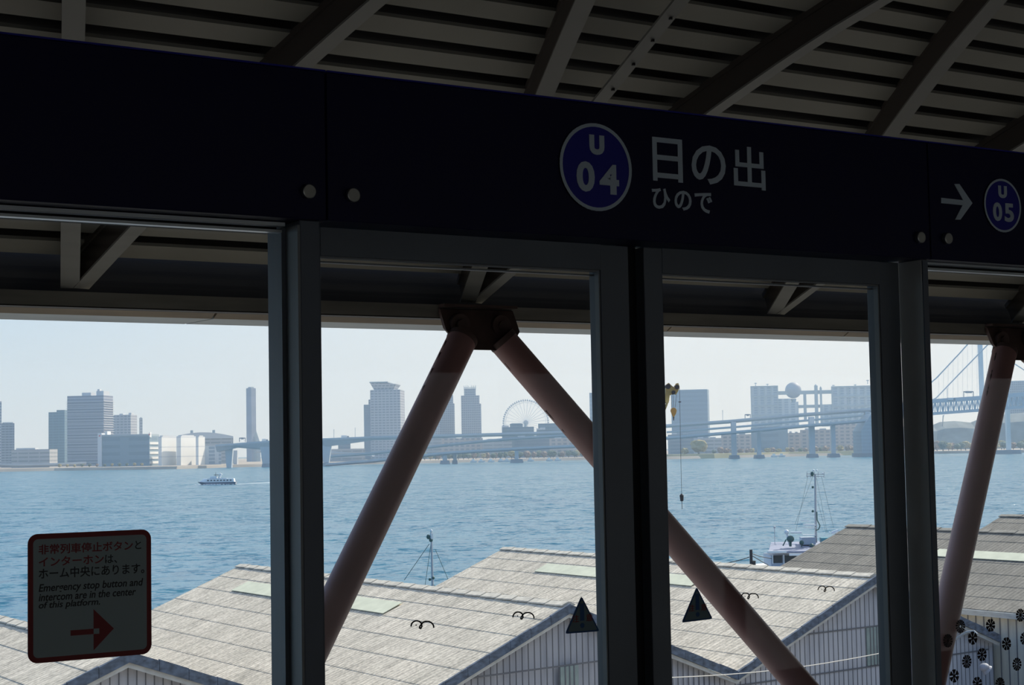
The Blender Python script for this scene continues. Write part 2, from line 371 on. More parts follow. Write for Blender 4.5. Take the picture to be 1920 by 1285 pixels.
MB().box(X0S, X1S, 8.135, gy2-.02, gz1+.03, gz1+.15).build('core', m_purlin, g_)

# V braces: gusset plate and two round legs leaning inwards
def vbrace(Xn, lab):
    base = Vector((Xn, 8, .5)); e = empty('brace_frame', (Xn, 7.3, -1.78), label=lab, cat='brace', group='pink V braces')
    lean = lambda x, z: Vector((Xn+x, 7.985-.35*(.72-z), z))
    P = [(-.25, .775), (.27, .775), (.285, .665), (.26, .60), (.15, .535), (-.10, .535), (-.17, .60), (-.235, .665)]
    P = [(-.235, .79), (.245, .79), (.262, .67), (.20, .60), (.12, .56), (-.10, .56), (-.17, .60), (-.222, .67)]
    mb = MB(); mb.prism([lean(x, z) for x, z in P], (0, -.03, -.01)); mb.build('gusset_plate', m_rust, e)
    mb = MB(); mb.box(Xn-.235, Xn+.245, 7.93, 7.995, .79, .805); mb.build('cap_plate', m_rust, e)
    for sg, xo in ((-1, -.13), (1, .14)):
        t = Vector((sg*.77, -.35, -1)); a = lean(xo, .605)+Vector((0, -.02, 0)); s = (a.z+1.75)
        mb = MB(); mb.tube(a, a+t*s, .083, n=28); leg = mb.build('leg', m_pink, e, smooth=True)
        mb = MB(); tn = t.normalized(); mb.tube(a-tn*.02, a+tn*.012, .086, n=24); mb.tube(lean(xo-.0, .69)+Vector((0, -.045, 0)), lean(xo, .69), .062, n=20); mb.tube(lean(xo-.0, .69)+Vector((0, -.06, 0)), lean(xo, .69), .028, n=12)
        mb.build('collar', m_rust, leg, smooth=True)
        b = a+t*s; MB().box(b.x-.16, b.x+.16, b.y-.16, b.y+.16, -1.78, -1.75).build('base_plate', m_rust, e)
        # peeling paint flakes along the upper edge
        mb = MB(); side_v = t.cross(Vector((0, 1, 0))).normalized()
        for k in range(26):
            u = random.uniform(.05, .8 if sg > 0 else .35); c = a+t*u+side_v*random.choice((.083, .083, -.083))*(1 if sg < 0 else 1)
            r = random.uniform(.004, .012); mb.tube(c-t*r*1.5, c+t*r*1.6+side_v*r*.3, r*.6, r*.3, n=5)
        mb.build('paint_flakes', m_rust, leg, kind='stuff')
vbrace(4.905, 'pink round V brace with rusty gusset seen through the left door leaf')
vbrace(9.30, 'pink round V brace at the right edge of the picture')

# ------------------------------------------------------------------ platform screen doors (plane of the platform edge)
YB = 2.95      # face of the header sign boards
def zb(px, py, Y=YB): return onY(px, py, Y).z
ZT = (zb(0, 63.6)+zb(960, 176)+zb(1920, 289))/3
ZBt = (zb(0, 373)+zb(613, 411)+zb(1179, 450)+zb(1684, 485))/4
def xb(px, py, Y=YB): return onY(px, py, Y).x
xj1, xj2 = xb(612, 260), xb(1743, 400)
def screw(mb, px, py):
    c = onY(px, py, YB); mb.tube((c.x, YB, c.z), (c.x, YB-.012, c.z), .0145, .0145, n=24); return c
boards = [(-3.2, xj1-.002, 'blank dark blue header board left of the station name board', [(576, 360)]),
          (xj1+.002, xj2-.002, 'dark blue header board reading U 04 with the white station name', [(659, 367), (1722, 446)]),
          (xj2+.002, xj2+2.3, 'dark blue header board with arrow and U 05 at right edge', [(1773, 448)])]
bo = []
for a, b, lab, scr in boards:
    e = empty('station_sign_board', ((a+b)/2, YB+.05, ZBt), label=lab, cat='sign', group='header sign boards')
    MB().box(a, b, YB, YB+.14, ZBt, ZT).build('panel', m_navy, e, bevel=.002)
    MB().box(a, b, YB-.003, YB+.14, ZT, ZT+.0035).build('lit_top_edge', m_emblem, e)  # brighter blue strip: light along the top edge put into the colour
    for s in scr:
        mb = MB(); c = screw(mb, *s); o = mb.build('screw', m_steel, e, bevel=.002)
    bo.append(e)
MB().box(xj2+2.304, X1S-.02, YB, YB+.14, ZBt, ZT).build('trim_4', m_navy, kind='structure')
MB().box(X0S+.02, -3.204, YB, YB+.14, ZBt, ZT).build('trim_5', m_navy, kind='structure')
mb = MB()
for p0, p1 in (((492, 114), (545, 120)), ((656, 133), (712, 139)), ((1210, 199), (1258, 205)), ((1755, 264), (1790, 268))):
    mb.box(xb(*p0), xb(*p1), YB+.01, YB+.08, ZT+.004, ZT+.009)
def disc(mb, c, r0, r1, Y, th, n=48):
    # ring (r0>0) or disc
    if r0 <= 0: mb.tube((c.x, Y+th, c.z), (c.x, Y, c.z), r1, n=n)
    else:
        for k in range(n):
            a, b = 2*math.pi*k/n, 2*math.pi*(k+1)/n
            P = [(r0, a), (r1, a), (r1, b), (r0, b)]
            mb.add([(c.x+r*math.cos(t), Y, c.z+r*math.sin(t)) for r, t in P]+[(c.x+r*math.cos(t), Y+th, c.z+r*math.sin(t)) for r, t in P], [(0, 1, 2, 3), (7, 6, 5, 4), (0, 4, 5, 1), (2, 6, 7, 3)])
def emblem(e, cx, cy, pl, prt, pt, pbt, runs):
    c = onY(cx, cy, YB); r = (xb(prt, cy)-xb(pl, cy)+zb(cx, pt)-zb(cx, pbt))/4
    mb = MB(); disc(mb, c, 0, r*.94, YB-.003, .003); em = mb.build('emblem', m_emblem, e, label='round blue line emblem')
    mb = MB(); disc(mb, c, r*.92, r, YB-.004, .004); mb.build('ring', m_white_sign, em)
    mb = MB()
    for t, x0, x1, y0, y1, bold in runs:
        xm, ym = (x0+x1)/2, (y0+y1)/2
        write(mb, t, xb(x0, ym), xb(x1, ym), zb(xm, y1), zb(xm, y0), YB-.0045, bold)
    mb.build('number', m_white_sign, em)
emblem(bo[1], 1116, 314, 1049, 1184, 232, 396, [('U', 1103, 1131, 254, 291, .07), ('0', 1079, 1113, 303, 360, .035), ('4', 1122, 1158.5, 309, 365, .035)])
emblem(bo[2], 1878, 386, 1844, 1912.5, 336, 436, [('U', 1869.5, 1885.5, 349, 372, .07), ('0', 1859.5, 1876.5, 380, 415, .035), ('5', 1881, 1898.5, 382, 417, .035)])
mb = MB()
for t, x0, x1, y0, y1, bd in (('日', 1223, 1279, 259.5, 341, .012), ('の', 1296, 1360, 273, 346, .016), ('出', 1375, 1434, 276, 355, .012),
                          ('ひ', 1222, 1256, 353, 392, .02), ('の', 1264, 1296, 358, 395, .02), ('で', 1302, 1335, 361, 400, .02)):
    xm, ym = (x0+x1)/2, (y0+y1)/2
    write(mb, t, xb(x0, ym), xb(x1, ym), zb(xm, y1), zb(xm, y0), YB-.0015, bd)
mb.build('station_name', m_white_sign, bo[1], label='white Japanese station name lettering')
mb = MB(); P = [(1765, 371), (1806, 375.5), (1789.5, 345), (1799, 345), (1823.5, 381), (1801, 412), (1791, 412), (1805, 385), (1765, 381)]
mb.prism([onY(x, y, YB-.0015) for x, y in P], (0, .0013, 0)); mb.build('arrow', m_white_sign, bo[2], label='white arrow pointing right')

# header soffit rail above the doors and the door closing gear
YD = 3.03      # face of door leaves
def X(px, py, Y=YD): return onY(px, py, Y).x
def Z(px, py, Y=YD): return onY(px, py, Y).z
BOT = FLOOR
xpA0, xpA1 = X(569, 800, 2.96), X(606, 800, 2.96)
# left fixed pane
def fixed_pane(name, label, xl, xr, zt, stile_l, stile_r, group):
    e = empty(name, ((xl+xr)/2, 3.05, BOT), label=label, cat='screen panel', group=group)
    MB().box(xl, xr, 3.048, 3.056, BOT+.14, zt).build('glass_pane', m_glass, e)
    if stile_l: MB().box(xl, stile_l, 3.02, 3.085, BOT, zt).build('stile', m_alu, e)
    if stile_r: MB().box(stile_r, xr, 3.02, 3.085, BOT, zt).build('stile', m_alu, e)
    MB().box(xl, xr, 3.02, 3.085, BOT, BOT+.14).build('kick_rail', m_alu, e)
    return e
# head tracks, three bright bars with dark slots between, seen below the blue board
def tracks(e, xl, xr, edges, px, Y0=3.0):
    # edges: list of (ytop, ybottom, dy) at pixel column px
    for y0, y1, yy in edges:
        MB().box(xl, xr, yy, yy+.02, Z(px, y1, yy), Z(px, y0, yy)).build('head_bar', m_alu_light, e)
    MB().box(xl, xr, 3.04, 3.09, Z(px, edges[-1][1]-2, 3.04), ZBt+.02).build('head_box', m_rubber, e)
xs0 = X(531, 800, 3.02)
zt_l = Z(0, 400, 3.05)
fpl = fixed_pane('fixed_screen_panel', 'glass screen panel at the left carrying the red edged notice', -1.9, X(559, 800, 3.02), zt_l, None, xs0, 'fixed screen panels')
tracks(fpl, -1.9, xs0-.001, [(371.5, 377, 2.985), (384, 391.5, 3.0), (399.5, 405, 3.015)], 0)
MB().box(X(560, 800, 3.03), X(568, 800, 3.03), 3.06, 3.1, BOT, ZBt+.02).build('trim_6', m_rubber, kind='structure')
# posts
def post(name, label, x0, x1, y0, y1, m, e2=None):
    e = empty(name, ((x0+x1)/2, (y0+y1)/2, BOT), label=label, cat='post', group='screen posts')
    MB().box(x0, x1, y0, y1, BOT, ZBt).build('column', m, e, bevel=.002)
    return e
pA = post('screen_post', 'dark grey aluminium post left of the left door leaf', xpA0, xpA1, 2.965, 3.1, m_alu_dark)
MB().box(xpA0-.006, xpA0-.0005, 2.965, 3.02, BOT, ZBt-.01).build('edge_strip', m_mid, pA)
# post B: its left side face shows between columns 1698 and 1738
t1 = ray(1697, 900); t2 = ray(1741, 900); YBf = 2.965; xB = YBf*t2.x/t2.y; YBb = xB/(t1.x/t1.y)
pB = post('screen_post', 'grey painted post right of the right door leaf', xB, X(1751, 900, YBf), YBf, YBb, m_post)
MB().box(xB+.001, X(1751, 900, YBf), YBf-.004, YBf-.0005, BOT, ZBt-.002).build('front_shade', m_alu_dark, pB)  # dark sheet: shade of the front face put into the colour
# door leaves
def leaf(name, label, xo0, xo1, xi0, xi1, ztop, zglass, Yf):
    e = empty(name, ((xo0+xo1)/2, Yf+.02, BOT+.01), label=label, cat='door', group='sliding platform door leaves')
    MB().box(xo0, xi0, Yf, Yf+.045, BOT+.01, ztop).build('stile', m_alu, e, bevel=.002)
    MB().box(xi1, xo1, Yf, Yf+.045, BOT+.01, ztop).build('stile', m_alu, e, bevel=.002)
    MB().box(xi0, xi1, Yf, Yf+.045, zglass, ztop).build('top_rail', m_alu, e)
    MB().box(xi0, xi1, Yf, Yf+.045, BOT+.01, BOT+.2).build('bottom_rail', m_alu, e)
    MB().box(xi0-.005, xi1+.005, Yf+.018, Yf+.026, BOT+.19, zglass+.005).build('glass_pane', m_glass, e)
    # bright glazing bead round the pane
    mb = MB(); mb.box(xi0, xi1, Yf+.004, Yf+.018, zglass-.004, zglass-.0005); mb.box(xi1-.004, xi1-.0003, Yf+.003, Yf+.018, BOT+.2, zglass-.004)
    mb.box(xi0, xi1, Yf+.026, Yf+.04, zglass-.011, zglass-.0075)
    mb.build('glazing_bead', m_mid, e)
    return e
zdt = (Z(700, 430)+Z(1150, 462))/2; zdg = (Z(615, 483.5)+Z(1120, 503))/2
dl = leaf('platform_door', 'left sliding door leaf showing the gusset and V brace behind it', X(600, 800), X(1187, 870), X(600, 800)+.006, X(1134, 870), zdt, zdg, YD)
dr = leaf('platform_door', 'right sliding door leaf with a view of the hook', X(1216, 870), X(1697, 870), X(1251, 870), X(1660, 870), zdt, zdg, YD)
MB().box(X(1187, 870)+.001, X(1216, 870)-.001, YD+.03, YD+.05, BOT, ZBt).build('door_seal', m_rubber, label='black rubber seal between the two sliding door leaves', cat='seal')
MB().box(xpA1, xB, YD-.02, YD+.06, zdt+.004, ZBt+.05).build('door_header', m_alu_dark, label='dark header rail above the sliding door leaves below the blue board', cat='rail')
# right fixed pane
fpr = fixed_pane('fixed_screen_panel', 'glass screen panel at the right edge with dark flower decals', X(1753, 900, 3.03)-.05, X(1753, 900, 3.03)+2.4, Z(1750, 505, 3.05), None, X(1753, 900, 3.03)+2.3, 'fixed screen panels')
tracks(fpr, X(1745, 500, 2.985), X(1753, 900, 3.03)+2.4, [(484, 487, 2.985), (491, 496, 3.0), (502, 506.5, 3.015)], 1746)

# ---- things stuck on the panes
YG = 3.046
def plane_rect(pl, prt, yt, yb, Y): 
    xm, ym = (pl+prt)/2, (yt+yb)/2
    return onY(pl, ym, Y).x, onY(prt, ym, Y).x, onY(xm, yb, Y).z, onY(xm, yt, Y).z
def rrect(mb, x0, x1, z0, z1, r, Y, th, n=6):
    P = []
    for cx, cz, a0 in ((x1-r, z0+r, -90), (x1-r, z1-r, 0), (x0+r, z1-r, 90), (x0+r, z0+r, 180)):
        for k in range(n+1):
            a = R(a0+90*k/n); P.append((cx+r*math.cos(a), Y, cz+r*math.sin(a)))
    mb.prism(P, (0, th, 0))
nx0, nx1, nz0, nz1 = plane_rect(52, 283.5, 997.5, 1236, YG)
ns = empty('notice_sign', ((nx0+nx1)/2, YG, nz0), label='square white emergency notice with red border stuck on the left pane', cat='sign')
mb = MB(); rrect(mb, nx0, nx1, nz0, nz1, .018, YG-.001, .002); mb.build('border', m_red, ns)
bw = .0095
mb = MB(); rrect(mb, nx0+bw, nx1-bw, nz0+bw, nz1-bw, .009, YG-.0016, .0008); mb.build('face', m_not, ns)
w_, h_ = nx1-nx0, nz1-nz0
def nt_(mb, t, u0, u1, v0, v1, bold=.0, sh=0.): write(mb, t, nx0+w_*u0, nx0+w_*u1, nz1-h_*v1, nz1-h_*v0, YG-.0021, bold, sh, th=.0004)
mb = MB(); nt_(mb, '非常列車停止ボタン', .083, .845, .083, .162, .018); nt_(mb, 'インターホン', .083, .605, .182, .255, .018)
mb.build('red_text', m_red, ns)
mb = MB(); nt_(mb, 'と', .865, .915, .088, .155, .012); nt_(mb, 'は、', .615, .715, .188, .258, .012); nt_(mb, 'ホーム中央にあります。', .083, .94, .268, .352, .014)
mb.build('black_japanese_text', m_black, ns); mb = MB()
nt_(mb, 'Emergency stop button and', .083, .93, .39, .468, .016, .2); nt_(mb, 'intercom are in the center', .083, .87, .463, .523, .016, .2); nt_(mb, 'of this platform.', .083, .573, .527, .595, .016, .2)
mb.build('black_english_text', m_black, ns)
def np_(u, v, dy=-.0021): return (nx0+w_*u, YG+dy, nz1-h_*v)
mb = MB(); mb.prism([np_(.335, .765), np_(.52, .765), np_(.52, .612), np_(.685, .775), np_(.52, .935), np_(.52, .807), np_(.335, .807)], (0, .0005, 0)); mb.build('arrow', m_red, ns)
mb = MB(); mb.prism([np_(.52, .765, -.0025), np_(.565, .765, -.0025), np_(.565, .807, -.0025), np_(.52, .807, -.0025)], (0, .0004, 0)); mb.build('arrow_square', m_not, ns)

def triangle(parent, pts, lab):
    P = [onY(x, y, YG) for x, y in pts]; c = (P[0]+P[1]+P[2])/3
    e = MB()
    def tri(mb, s, dy, th):
        q = [c+(p-c)*s for p in P]; out = []
        for i in range(3):
            a, b, d = q[i-1], q[i], q[(i+1) % 3]
            for k in (.06, .02): out.append(b.lerp(a, k)) if k == .06 else out.append(b+((b.lerp(a, .03)+b.lerp(d, .03))/2-b)*1.0)
            out.append(b.lerp(d, .06))
        mb.prism([p+Vector((0, dy, 0)) for p in out], (0, th, 0))
    tri(e, 1, -.001, .0015); o = e.build('warning_triangle', m_triblue, parent, label=lab)
    e = MB(); tri(e, .86, -.0015, .0005); e.build('face', m_tri, o)
    x0, x1 = min(p.x for p in P), max(p.x for p in P); z0, z1 = min(p.z for p in P), max(p.z for p in P); w = x1-x0; h = z1-z0; cx = P[0].x
    e = MB(); e.box(cx-w*.06, cx+w*.06, YG-.002, YG-.0016, z0+h*.33, z0+h*.8); disc(e, Vector((cx, 0, z0+h*.2)), 0, w*.06, YG-.002, .0004, 20); e.build('exclamation_mark', m_triblue, o)
    e = MB(); write(e, '注', cx-w*.29, cx-w*.1, z0+h*.3, z0+h*.5, YG-.0021, .01, th=.0003); write(e, '意', cx+w*.11, cx+w*.30, z0+h*.3, z0+h*.5, YG-.0021, .01, th=.0003); e.build('caution_text', m_red, o)
triangle(dl, [(1090, 1118), (1059.5, 1189), (1124, 1184)], 'dark blue edged triangular caution sticker')
triangle(dr, [(1306, 1101), (1278, 1168), (1336, 1161)], 'dark blue edged triangular caution sticker')
def gull(parent, x0, y0, s):
    # two arches joined by a small loop, and a dot
    def arcp(cx, cy, rx, ry, a0, a1, n=12): return [(cx+rx*math.cos(R(a0+(a1-a0)*k/n)), cy-ry*math.sin(R(a0+(a1-a0)*k/n))) for k in range(n+1)]
    P = arcp(10.5, 11, 10.5, 10.5, 180, 35) + [(19.5, 7), (20.5, 11), (18, 15), (15.5, 14), (17, 10), (21, 5)] + arcp(30, 12.5, 12.5, 11, 140, -5)
    pts = [onY(x0+x*s, y0+y*s, YG) for x, y in P]
    mb = MB()
    for a, b in zip(pts, pts[1:]):
        d = (b-a).normalized(); n_ = Vector((-d.z, 0, d.x))*.0015*s
        a2, b2 = a-d*.0004, b+d*.0004
        mb.prism([a2-n_, b2-n_, b2+n_, a2+n_], (0, -.001, 0))
    disc(mb, onY(x0+9.5*s, y0+8.5*s, YG), 0, .0014*s, YG-.001, .001, 12)
    mb.build('seagull_decal', m_black, parent, label='small black line drawn seagull decal')
gull(dl, 770.5, 1164, 1.0); gull(dl, 961.5, 1147.5, .93); gull(dr, 1389.5, 1112, .76); gull(dr, 1533.5, 1099, .72)
def flower(px, py, npet, hub, hollow, two=False):
    c = onY(px, py, YG); r = .0172; mb = MB()
    for k in range(npet):
        a = 2*math.pi*(k+.5)/npet+.02; wd = 2*math.pi/npet*(.8 if not two else .42)
        P = []
        for rr, s in ((r*.30 if not hollow else r*.42, .55), (r, 1)):
            pass
        r0 = r*(.28 if not hollow else .36)
        q = [(r0, -wd*.25), (r*.93, -wd*.5), (r, -wd*.3), (r, wd*.3), (r*.93, wd*.5), (r0, wd*.25)]
        mb.prism([(c.x+rr*math.cos(a+t), YG, c.z+rr*math.sin(a+t)) for rr, t in q], (0, -.001, 0))
    if hub: disc(mb, c, 0 if not hollow else r*.22, r*(.27 if not hollow else .36), YG-.001, .001, 16)
    mb.build('flower_decal', m_decal, fpr, label='small dark flower shaped decal')
for i, (x, y, n, ho) in enumerate([(1800.5, 1175, 14, 1), (1857, 1173, 8, 0), (1913, 1154, 12, 0), (1777, 1202, 14, 0), (1823.6, 1197, 6, 0), (1887, 1207.6, 8, 0), (1841, 1228, 8, 0), (1812.5, 1241, 12, 0), (1906.6, 1246, 12, 1), (1789, 1268, 6, 0), (1832, 1282, 8, 0), (1874.7, 1283, 14, 0), (1921, 1198, 10, 0)]):
    flower(x, y, n, True, bool(ho))

# ------------------------------------------------------------------ warehouses on the quay
def roof_mat(name, c1, c2, cm, dirt=.25):
    m = bpy.data.materials.new(name); m.use_nodes = True; nt = m.node_tree; b = nt.nodes['Principled BSDF']; b.inputs['Roughness'].default_value = .85
    tc = N(nt, 'ShaderNodeTexCoord'); sp = N(nt, 'ShaderNodeSeparateXYZ'); nt.links.new(tc.outputs['Object'], sp.inputs[0])
    cb = N(nt, 'ShaderNodeCombineXYZ'); nt.links.new(sp.outputs[1], cb.inputs[0]); nt.links.new(sp.outputs[0], cb.inputs[1])
    br = N(nt, 'ShaderNodeTexBrick'); nt.links.new(cb.outputs[0], br.inputs['Vector']); br.offset = 0; br.inputs['Scale'].default_value = 1
    br.inputs['Color1'].default_value = c1+(1,); br.inputs['Color2'].default_value = c2+(1,); br.inputs['Mortar'].default_value = cm+(1,)
    br.inputs['Brick Width'].default_value = .92; br.inputs['Row Height'].default_value = 1.1; br.inputs['Mortar Size'].default_value = .012; br.inputs['Mortar Smooth'].default_value = .6; br.inputs['Bias'].default_value = -.2
    nz = N(nt, 'ShaderNodeTexNoise'); mp = N(nt, 'ShaderNodeMapping'); mp.inputs['Scale'].default_value = (.22, 2.1, 1); nt.links.new(tc.outputs['Object'], mp.inputs[0]); nt.links.new(mp.outputs[0], nz.inputs['Vector'])
    nz.inputs['Scale'].default_value = 1.6; nz.inputs['Detail'].default_value = 8; nz.inputs['Roughness'].default_value = .65
    n2 = N(nt, 'ShaderNodeTexNoise'); n2.inputs['Scale'].default_value = 9; n2.inputs['Detail'].default_value = 5; nt.links.new(tc.outputs['Object'], n2.inputs['Vector'])
    ad = N(nt, 'ShaderNodeMath', operation='ADD'); nt.links.new(nz.outputs[0], ad.inputs[0]); nt.links.new(n2.outputs[0], ad.inputs[1])
    mr = N(nt, 'ShaderNodeMapRange'); mr.inputs[1].default_value = .7; mr.inputs[2].default_value = 1.3; mr.inputs[3].default_value = 1-dirt; mr.inputs[4].default_value = 1+dirt*.6; nt.links.new(ad.outputs[0], mr.inputs[0])
    vm = N(nt, 'ShaderNodeVectorMath', operation='SCALE'); nt.links.new(br.outputs['Color'], vm.inputs[0]); nt.links.new(mr.outputs[0], vm.inputs['Scale']); nt.links.new(vm.outputs[0], b.inputs['Base Color'])
    wv = N(nt, 'ShaderNodeMath', operation='MULTIPLY'); nt.links.new(sp.outputs[1], wv.inputs[0]); wv.inputs[1].default_value = 2*math.pi/.23
    sn = N(nt, 'ShaderNodeMath', operation='SINE'); nt.links.new(wv.outputs[0], sn.inputs[0])
    bp = N(nt, 'ShaderNodeBump'); bp.inputs['Strength'].default_value = .8; bp.inputs['Distance'].default_value = .02; nt.links.new(sn.outputs[0], bp.inputs['Height']); nt.links.new(bp.outputs[0], b.inputs['Normal'])
    return m
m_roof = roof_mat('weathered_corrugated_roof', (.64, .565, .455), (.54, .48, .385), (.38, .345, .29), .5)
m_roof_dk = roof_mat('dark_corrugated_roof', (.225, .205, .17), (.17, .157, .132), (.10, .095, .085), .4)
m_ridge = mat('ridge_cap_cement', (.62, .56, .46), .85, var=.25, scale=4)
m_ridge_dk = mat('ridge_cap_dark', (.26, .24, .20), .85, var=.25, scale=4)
m_sky = mat('skylight_sheet', (.62, .62, .47), .85, var=.12, scale=2)
m_fascia = mat('peeling_blue_grey_fascia', (.10, .13, .18), .7, var=.55, scale=2.2, stretch=(2, 2, 4))
m_fascia_sh = mat('pale_roof_trim', (.62, .60, .55), .7, var=.2, scale=3)
def plank_mat(name, c, cd, pitch):
    m = bpy.data.materials.new(name); m.use_nodes = True; nt = m.node_tree; b = nt.nodes['Principled BSDF']; b.inputs['Roughness'].default_value = .7
    tc = N(nt, 'ShaderNodeTexCoord'); nz = N(nt, 'ShaderNodeTexNoise'); mp = N(nt, 'ShaderNodeMapping'); mp.inputs['Scale'].default_value = (3, 3, .5)
    nt.links.new(tc.outputs['Object'], mp.inputs[0]); nt.links.new(mp.outputs[0], nz.inputs['Vector']); nz.inputs['Scale'].default_value = 1.2; nz.inputs['Detail'].default_value = 6
    mx = N(nt, 'ShaderNodeMix', data_type='RGBA'); mr = N(nt, 'ShaderNodeMapRange'); mr.inputs[1].default_value = .42; mr.inputs[2].default_value = .75; nt.links.new(nz.outputs[0], mr.inputs[0])
    nt.links.new(mr.outputs[0], mx.inputs[0]); mx.inputs[6].default_value = c+(1,); mx.inputs[7].default_value = cd+(1,); nt.links.new(mx.outputs[2], b.inputs['Base Color'])
    return m
m_plank = plank_mat('whitewashed_siding', (.52, .51, .53), (.38, .38, .41), .5)
m_plank2 = plank_mat('cream_siding', (.55, .52, .44), (.42, .40, .34), .5)
m_seam = mat('siding_seam', (.15, .15, .16), .7)
m_green = mat('sage_boards', (.30, .36, .33), .7, var=.2, scale=2)
PK = [onZ(240, 1222, -5), onZ(1066, 1134, -5), onZ(1640, 1080, -5)]
PK = [Vector(p) for p in PK]
LEN = 25.9; RZ, VZ = -5.0, -7.85
d01 = PK[1]-PK[0]; d12 = PK[2]-PK[1]
def warehouse(P, vl, vr, lenv, rz, vzl, vzr, lab, roofm, ridgem, skylights, gable=True, wm=None, side_wall=None, capn=26):
    """P near ridge end; vl, vr near left and right eave points; lenv ridge vector"""
    wm = wm or m_plank
    e = empty('warehouse', (P.x, P.y, GND), label=lab, cat='warehouse', group='low gabled warehouses on the quay')
    r0 = Vector((P.x, P.y, rz)); l0 = Vector((vl.x, vl.y, vzl)); q0 = Vector((vr.x, vr.y, vzr)); dn = Vector((0, 0, -.16))
    for nm, a in (('left', l0), ('right', q0)):
        mb = MB(); nC = 7
        for k in range(nC):
            u0, u1 = k/nC, (k+1)/nC
            p0, p1 = r0.lerp(a, u0), r0.lerp(a, u1)+Vector((0, 0, .015))
            mb.hexa([p0+Vector((0, 0, -.05)), p1+Vector((0, 0, -.05)), p1+Vector((0, 0, -.05))+lenv, p0+Vector((0, 0, -.05))+lenv, p0, p1, p1+lenv, p0+lenv])
        rs = mb.build('roof_slope', roofm, e)
        # fascia at the near and far gable
        mb = MB(); o = Vector((0, -.12, 0)); n_ = 9
        for k in range(n_):
            p0 = r0.lerp(a, k/n_)+o; p1 = r0.lerp(a, (k+.985)/n_)+o
            j = Vector((0, 0, random.uniform(-.02, .02)))
            mb.hexa([p0+Vector((0, 0, -.27)), p1+Vector((0, 0, -.27)), p1+Vector((0, .1, -.27)), p0+Vector((0, .1, -.27)), p0+Vector((0, 0, .02))+j, p1+Vector((0, 0, .02))+j, p1+Vector((0, .1, .02))+j, p0+Vector((0, .1, .02))+j])
        mb.build('fascia', m_fascia, e)
        mb = MB(); p0 = r0+Vector((0, -.02, -.41)); p1 = a+Vector((0, -.02, -.41))
        mb.hexa([p0, p1, p1+Vector((0, .06, 0)), p0+Vector((0, .06, 0)), p0+Vector((0, 0, .13)), p1+Vector((0, 0, .13)), p1+Vector((0, .06, .13)), p0+Vector((0, .06, .13))])
        mb.build('under_trim', m_fascia_sh, e)
    mb = MB(); dv = lenv/capn
    for k in range(capn):
        a = r0+dv*k; b = r0+dv*(k+1.06); h0, h1 = .10, .07; w = .25
        def sec(p, h): return [p+Vector((-w, 0, h-.145)), p+Vector((-w, 0, h-.10)), p+Vector((0, 0, h)), p+Vector((w, 0, h-.10)), p+Vector((w, 0, h-.145))]
        mb.sweep([sec(a, h0), sec(b, h1)])
    mb.build('ridge_cap', ridgem, e)
    mb = MB()
    for s0, s1, w0, w1 in skylights:
        A = [r0.lerp(l0, w0)+lenv*s0, r0.lerp(l0, w0)+lenv*s1, r0.lerp(l0, w1)+lenv*s1, r0.lerp(l0, w1)+lenv*s0]
        mb = MB(); mb.prism([p+Vector((0, 0, .05)) for p in A], (0, 0, .02)); mb.build('skylight', m_sky, e)
    if gable:
        ev = (q0-l0).normalized(); nrm = Vector((ev.y, -ev.x, 0)).normalized()
        inset = Vector((0, .35, 0))
        A = [l0+inset+dn*2, q0+inset+dn*2, r0+inset+dn]
        mb = MB(); mb.prism([Vector((l0.x, l0.y+.35, GND)), Vector((q0.x, q0.y+.35, GND)), A[1], A[2], A[0]], (0, .12, 0))
        mb.build('gable_wall', wm, e)
        mb = MB(); Lh = (Vector((q0.x, q0.y, 0))-Vector((l0.x, l0.y, 0))).length; n_ = int(Lh/.255)
        for k in range(1, n_):
            u = k/n_; p = l0.lerp(q0, u); dd = Lh*u; Lr = (Vector((r0.x, r0.y, 0))-Vector((l0.x, l0.y, 0))).length
            top = (vzl+(rz-vzl)*dd/Lr) if dd < Lr else (vzr+(rz-vzr)*(Lh-dd)/(Lh-Lr))
            mb.box(p.x-.014, p.x+.014, p.y+.335, p.y+.36, GND, top-.4)
        for zz in (-6.92, -8.4): 
            for k in range(n_):
                pass
            mb.bar(l0.lerp(q0, .2 if zz > -8 else .02).to_2d().to_3d()+Vector((0, .335, zz)), l0.lerp(q0, .8 if zz > -8 else .98).to_2d().to_3d()+Vector((0, .335, zz)), .03, .05)
        mb.build('siding_seams', m_seam, e)
        mb = MB(); p = l0.lerp(q0, .485); pp = l0.lerp(q0, .535)
        mb.hexa([Vector((p.x, p.y+.30, -8.35)), Vector((pp.x, pp.y+.30, -8.35)), Vector((pp.x, pp.y+.34, -8.35)), Vector((p.x, p.y+.34, -8.35)), Vector((p.x, p.y+.30, -6.95)), Vector((pp.x, pp.y+.30, -6.95)), Vector((pp.x, pp.y+.34, -6.95)), Vector((p.x, p.y+.34, -6.95))])
        sh = mb.build('shutter', m_green, e, label='sage green boarded shutter')
        mb = MB()
        for k in (.25, .5, .75):
            c = p.lerp(pp, k); mb.box(c.x-.02, c.x+.02, c.y+.28, c.y+.31, -8.35, -6.95)
        mb.build('shutter_seam', m_seam, sh)
    if side_wall:
        mb = MB(); a = l0+Vector((.25, 0, 0)); b = a+lenv
        mb.hexa([Vector((a.x, a.y, GND)), Vector((a.x+.1, a.y, GND)), Vector((b.x+.1, b.y, GND)), Vector((b.x, b.y, GND)), a+dn, a+dn+Vector((.1, 0, 0)), b+dn+Vector((.1, 0, 0)), b+dn]); mb.build('side_wall', side_wall, e)
        mb = MB(); n_ = int(lenv.length/.42)
        for k in range(n_): p = a+lenv*(k/n_); mb.box(p.x-.03, p.x, p.y-.02, p.y+.02, GND, vzl-.18)
        mb.build('siding_seams', m_seam, e)
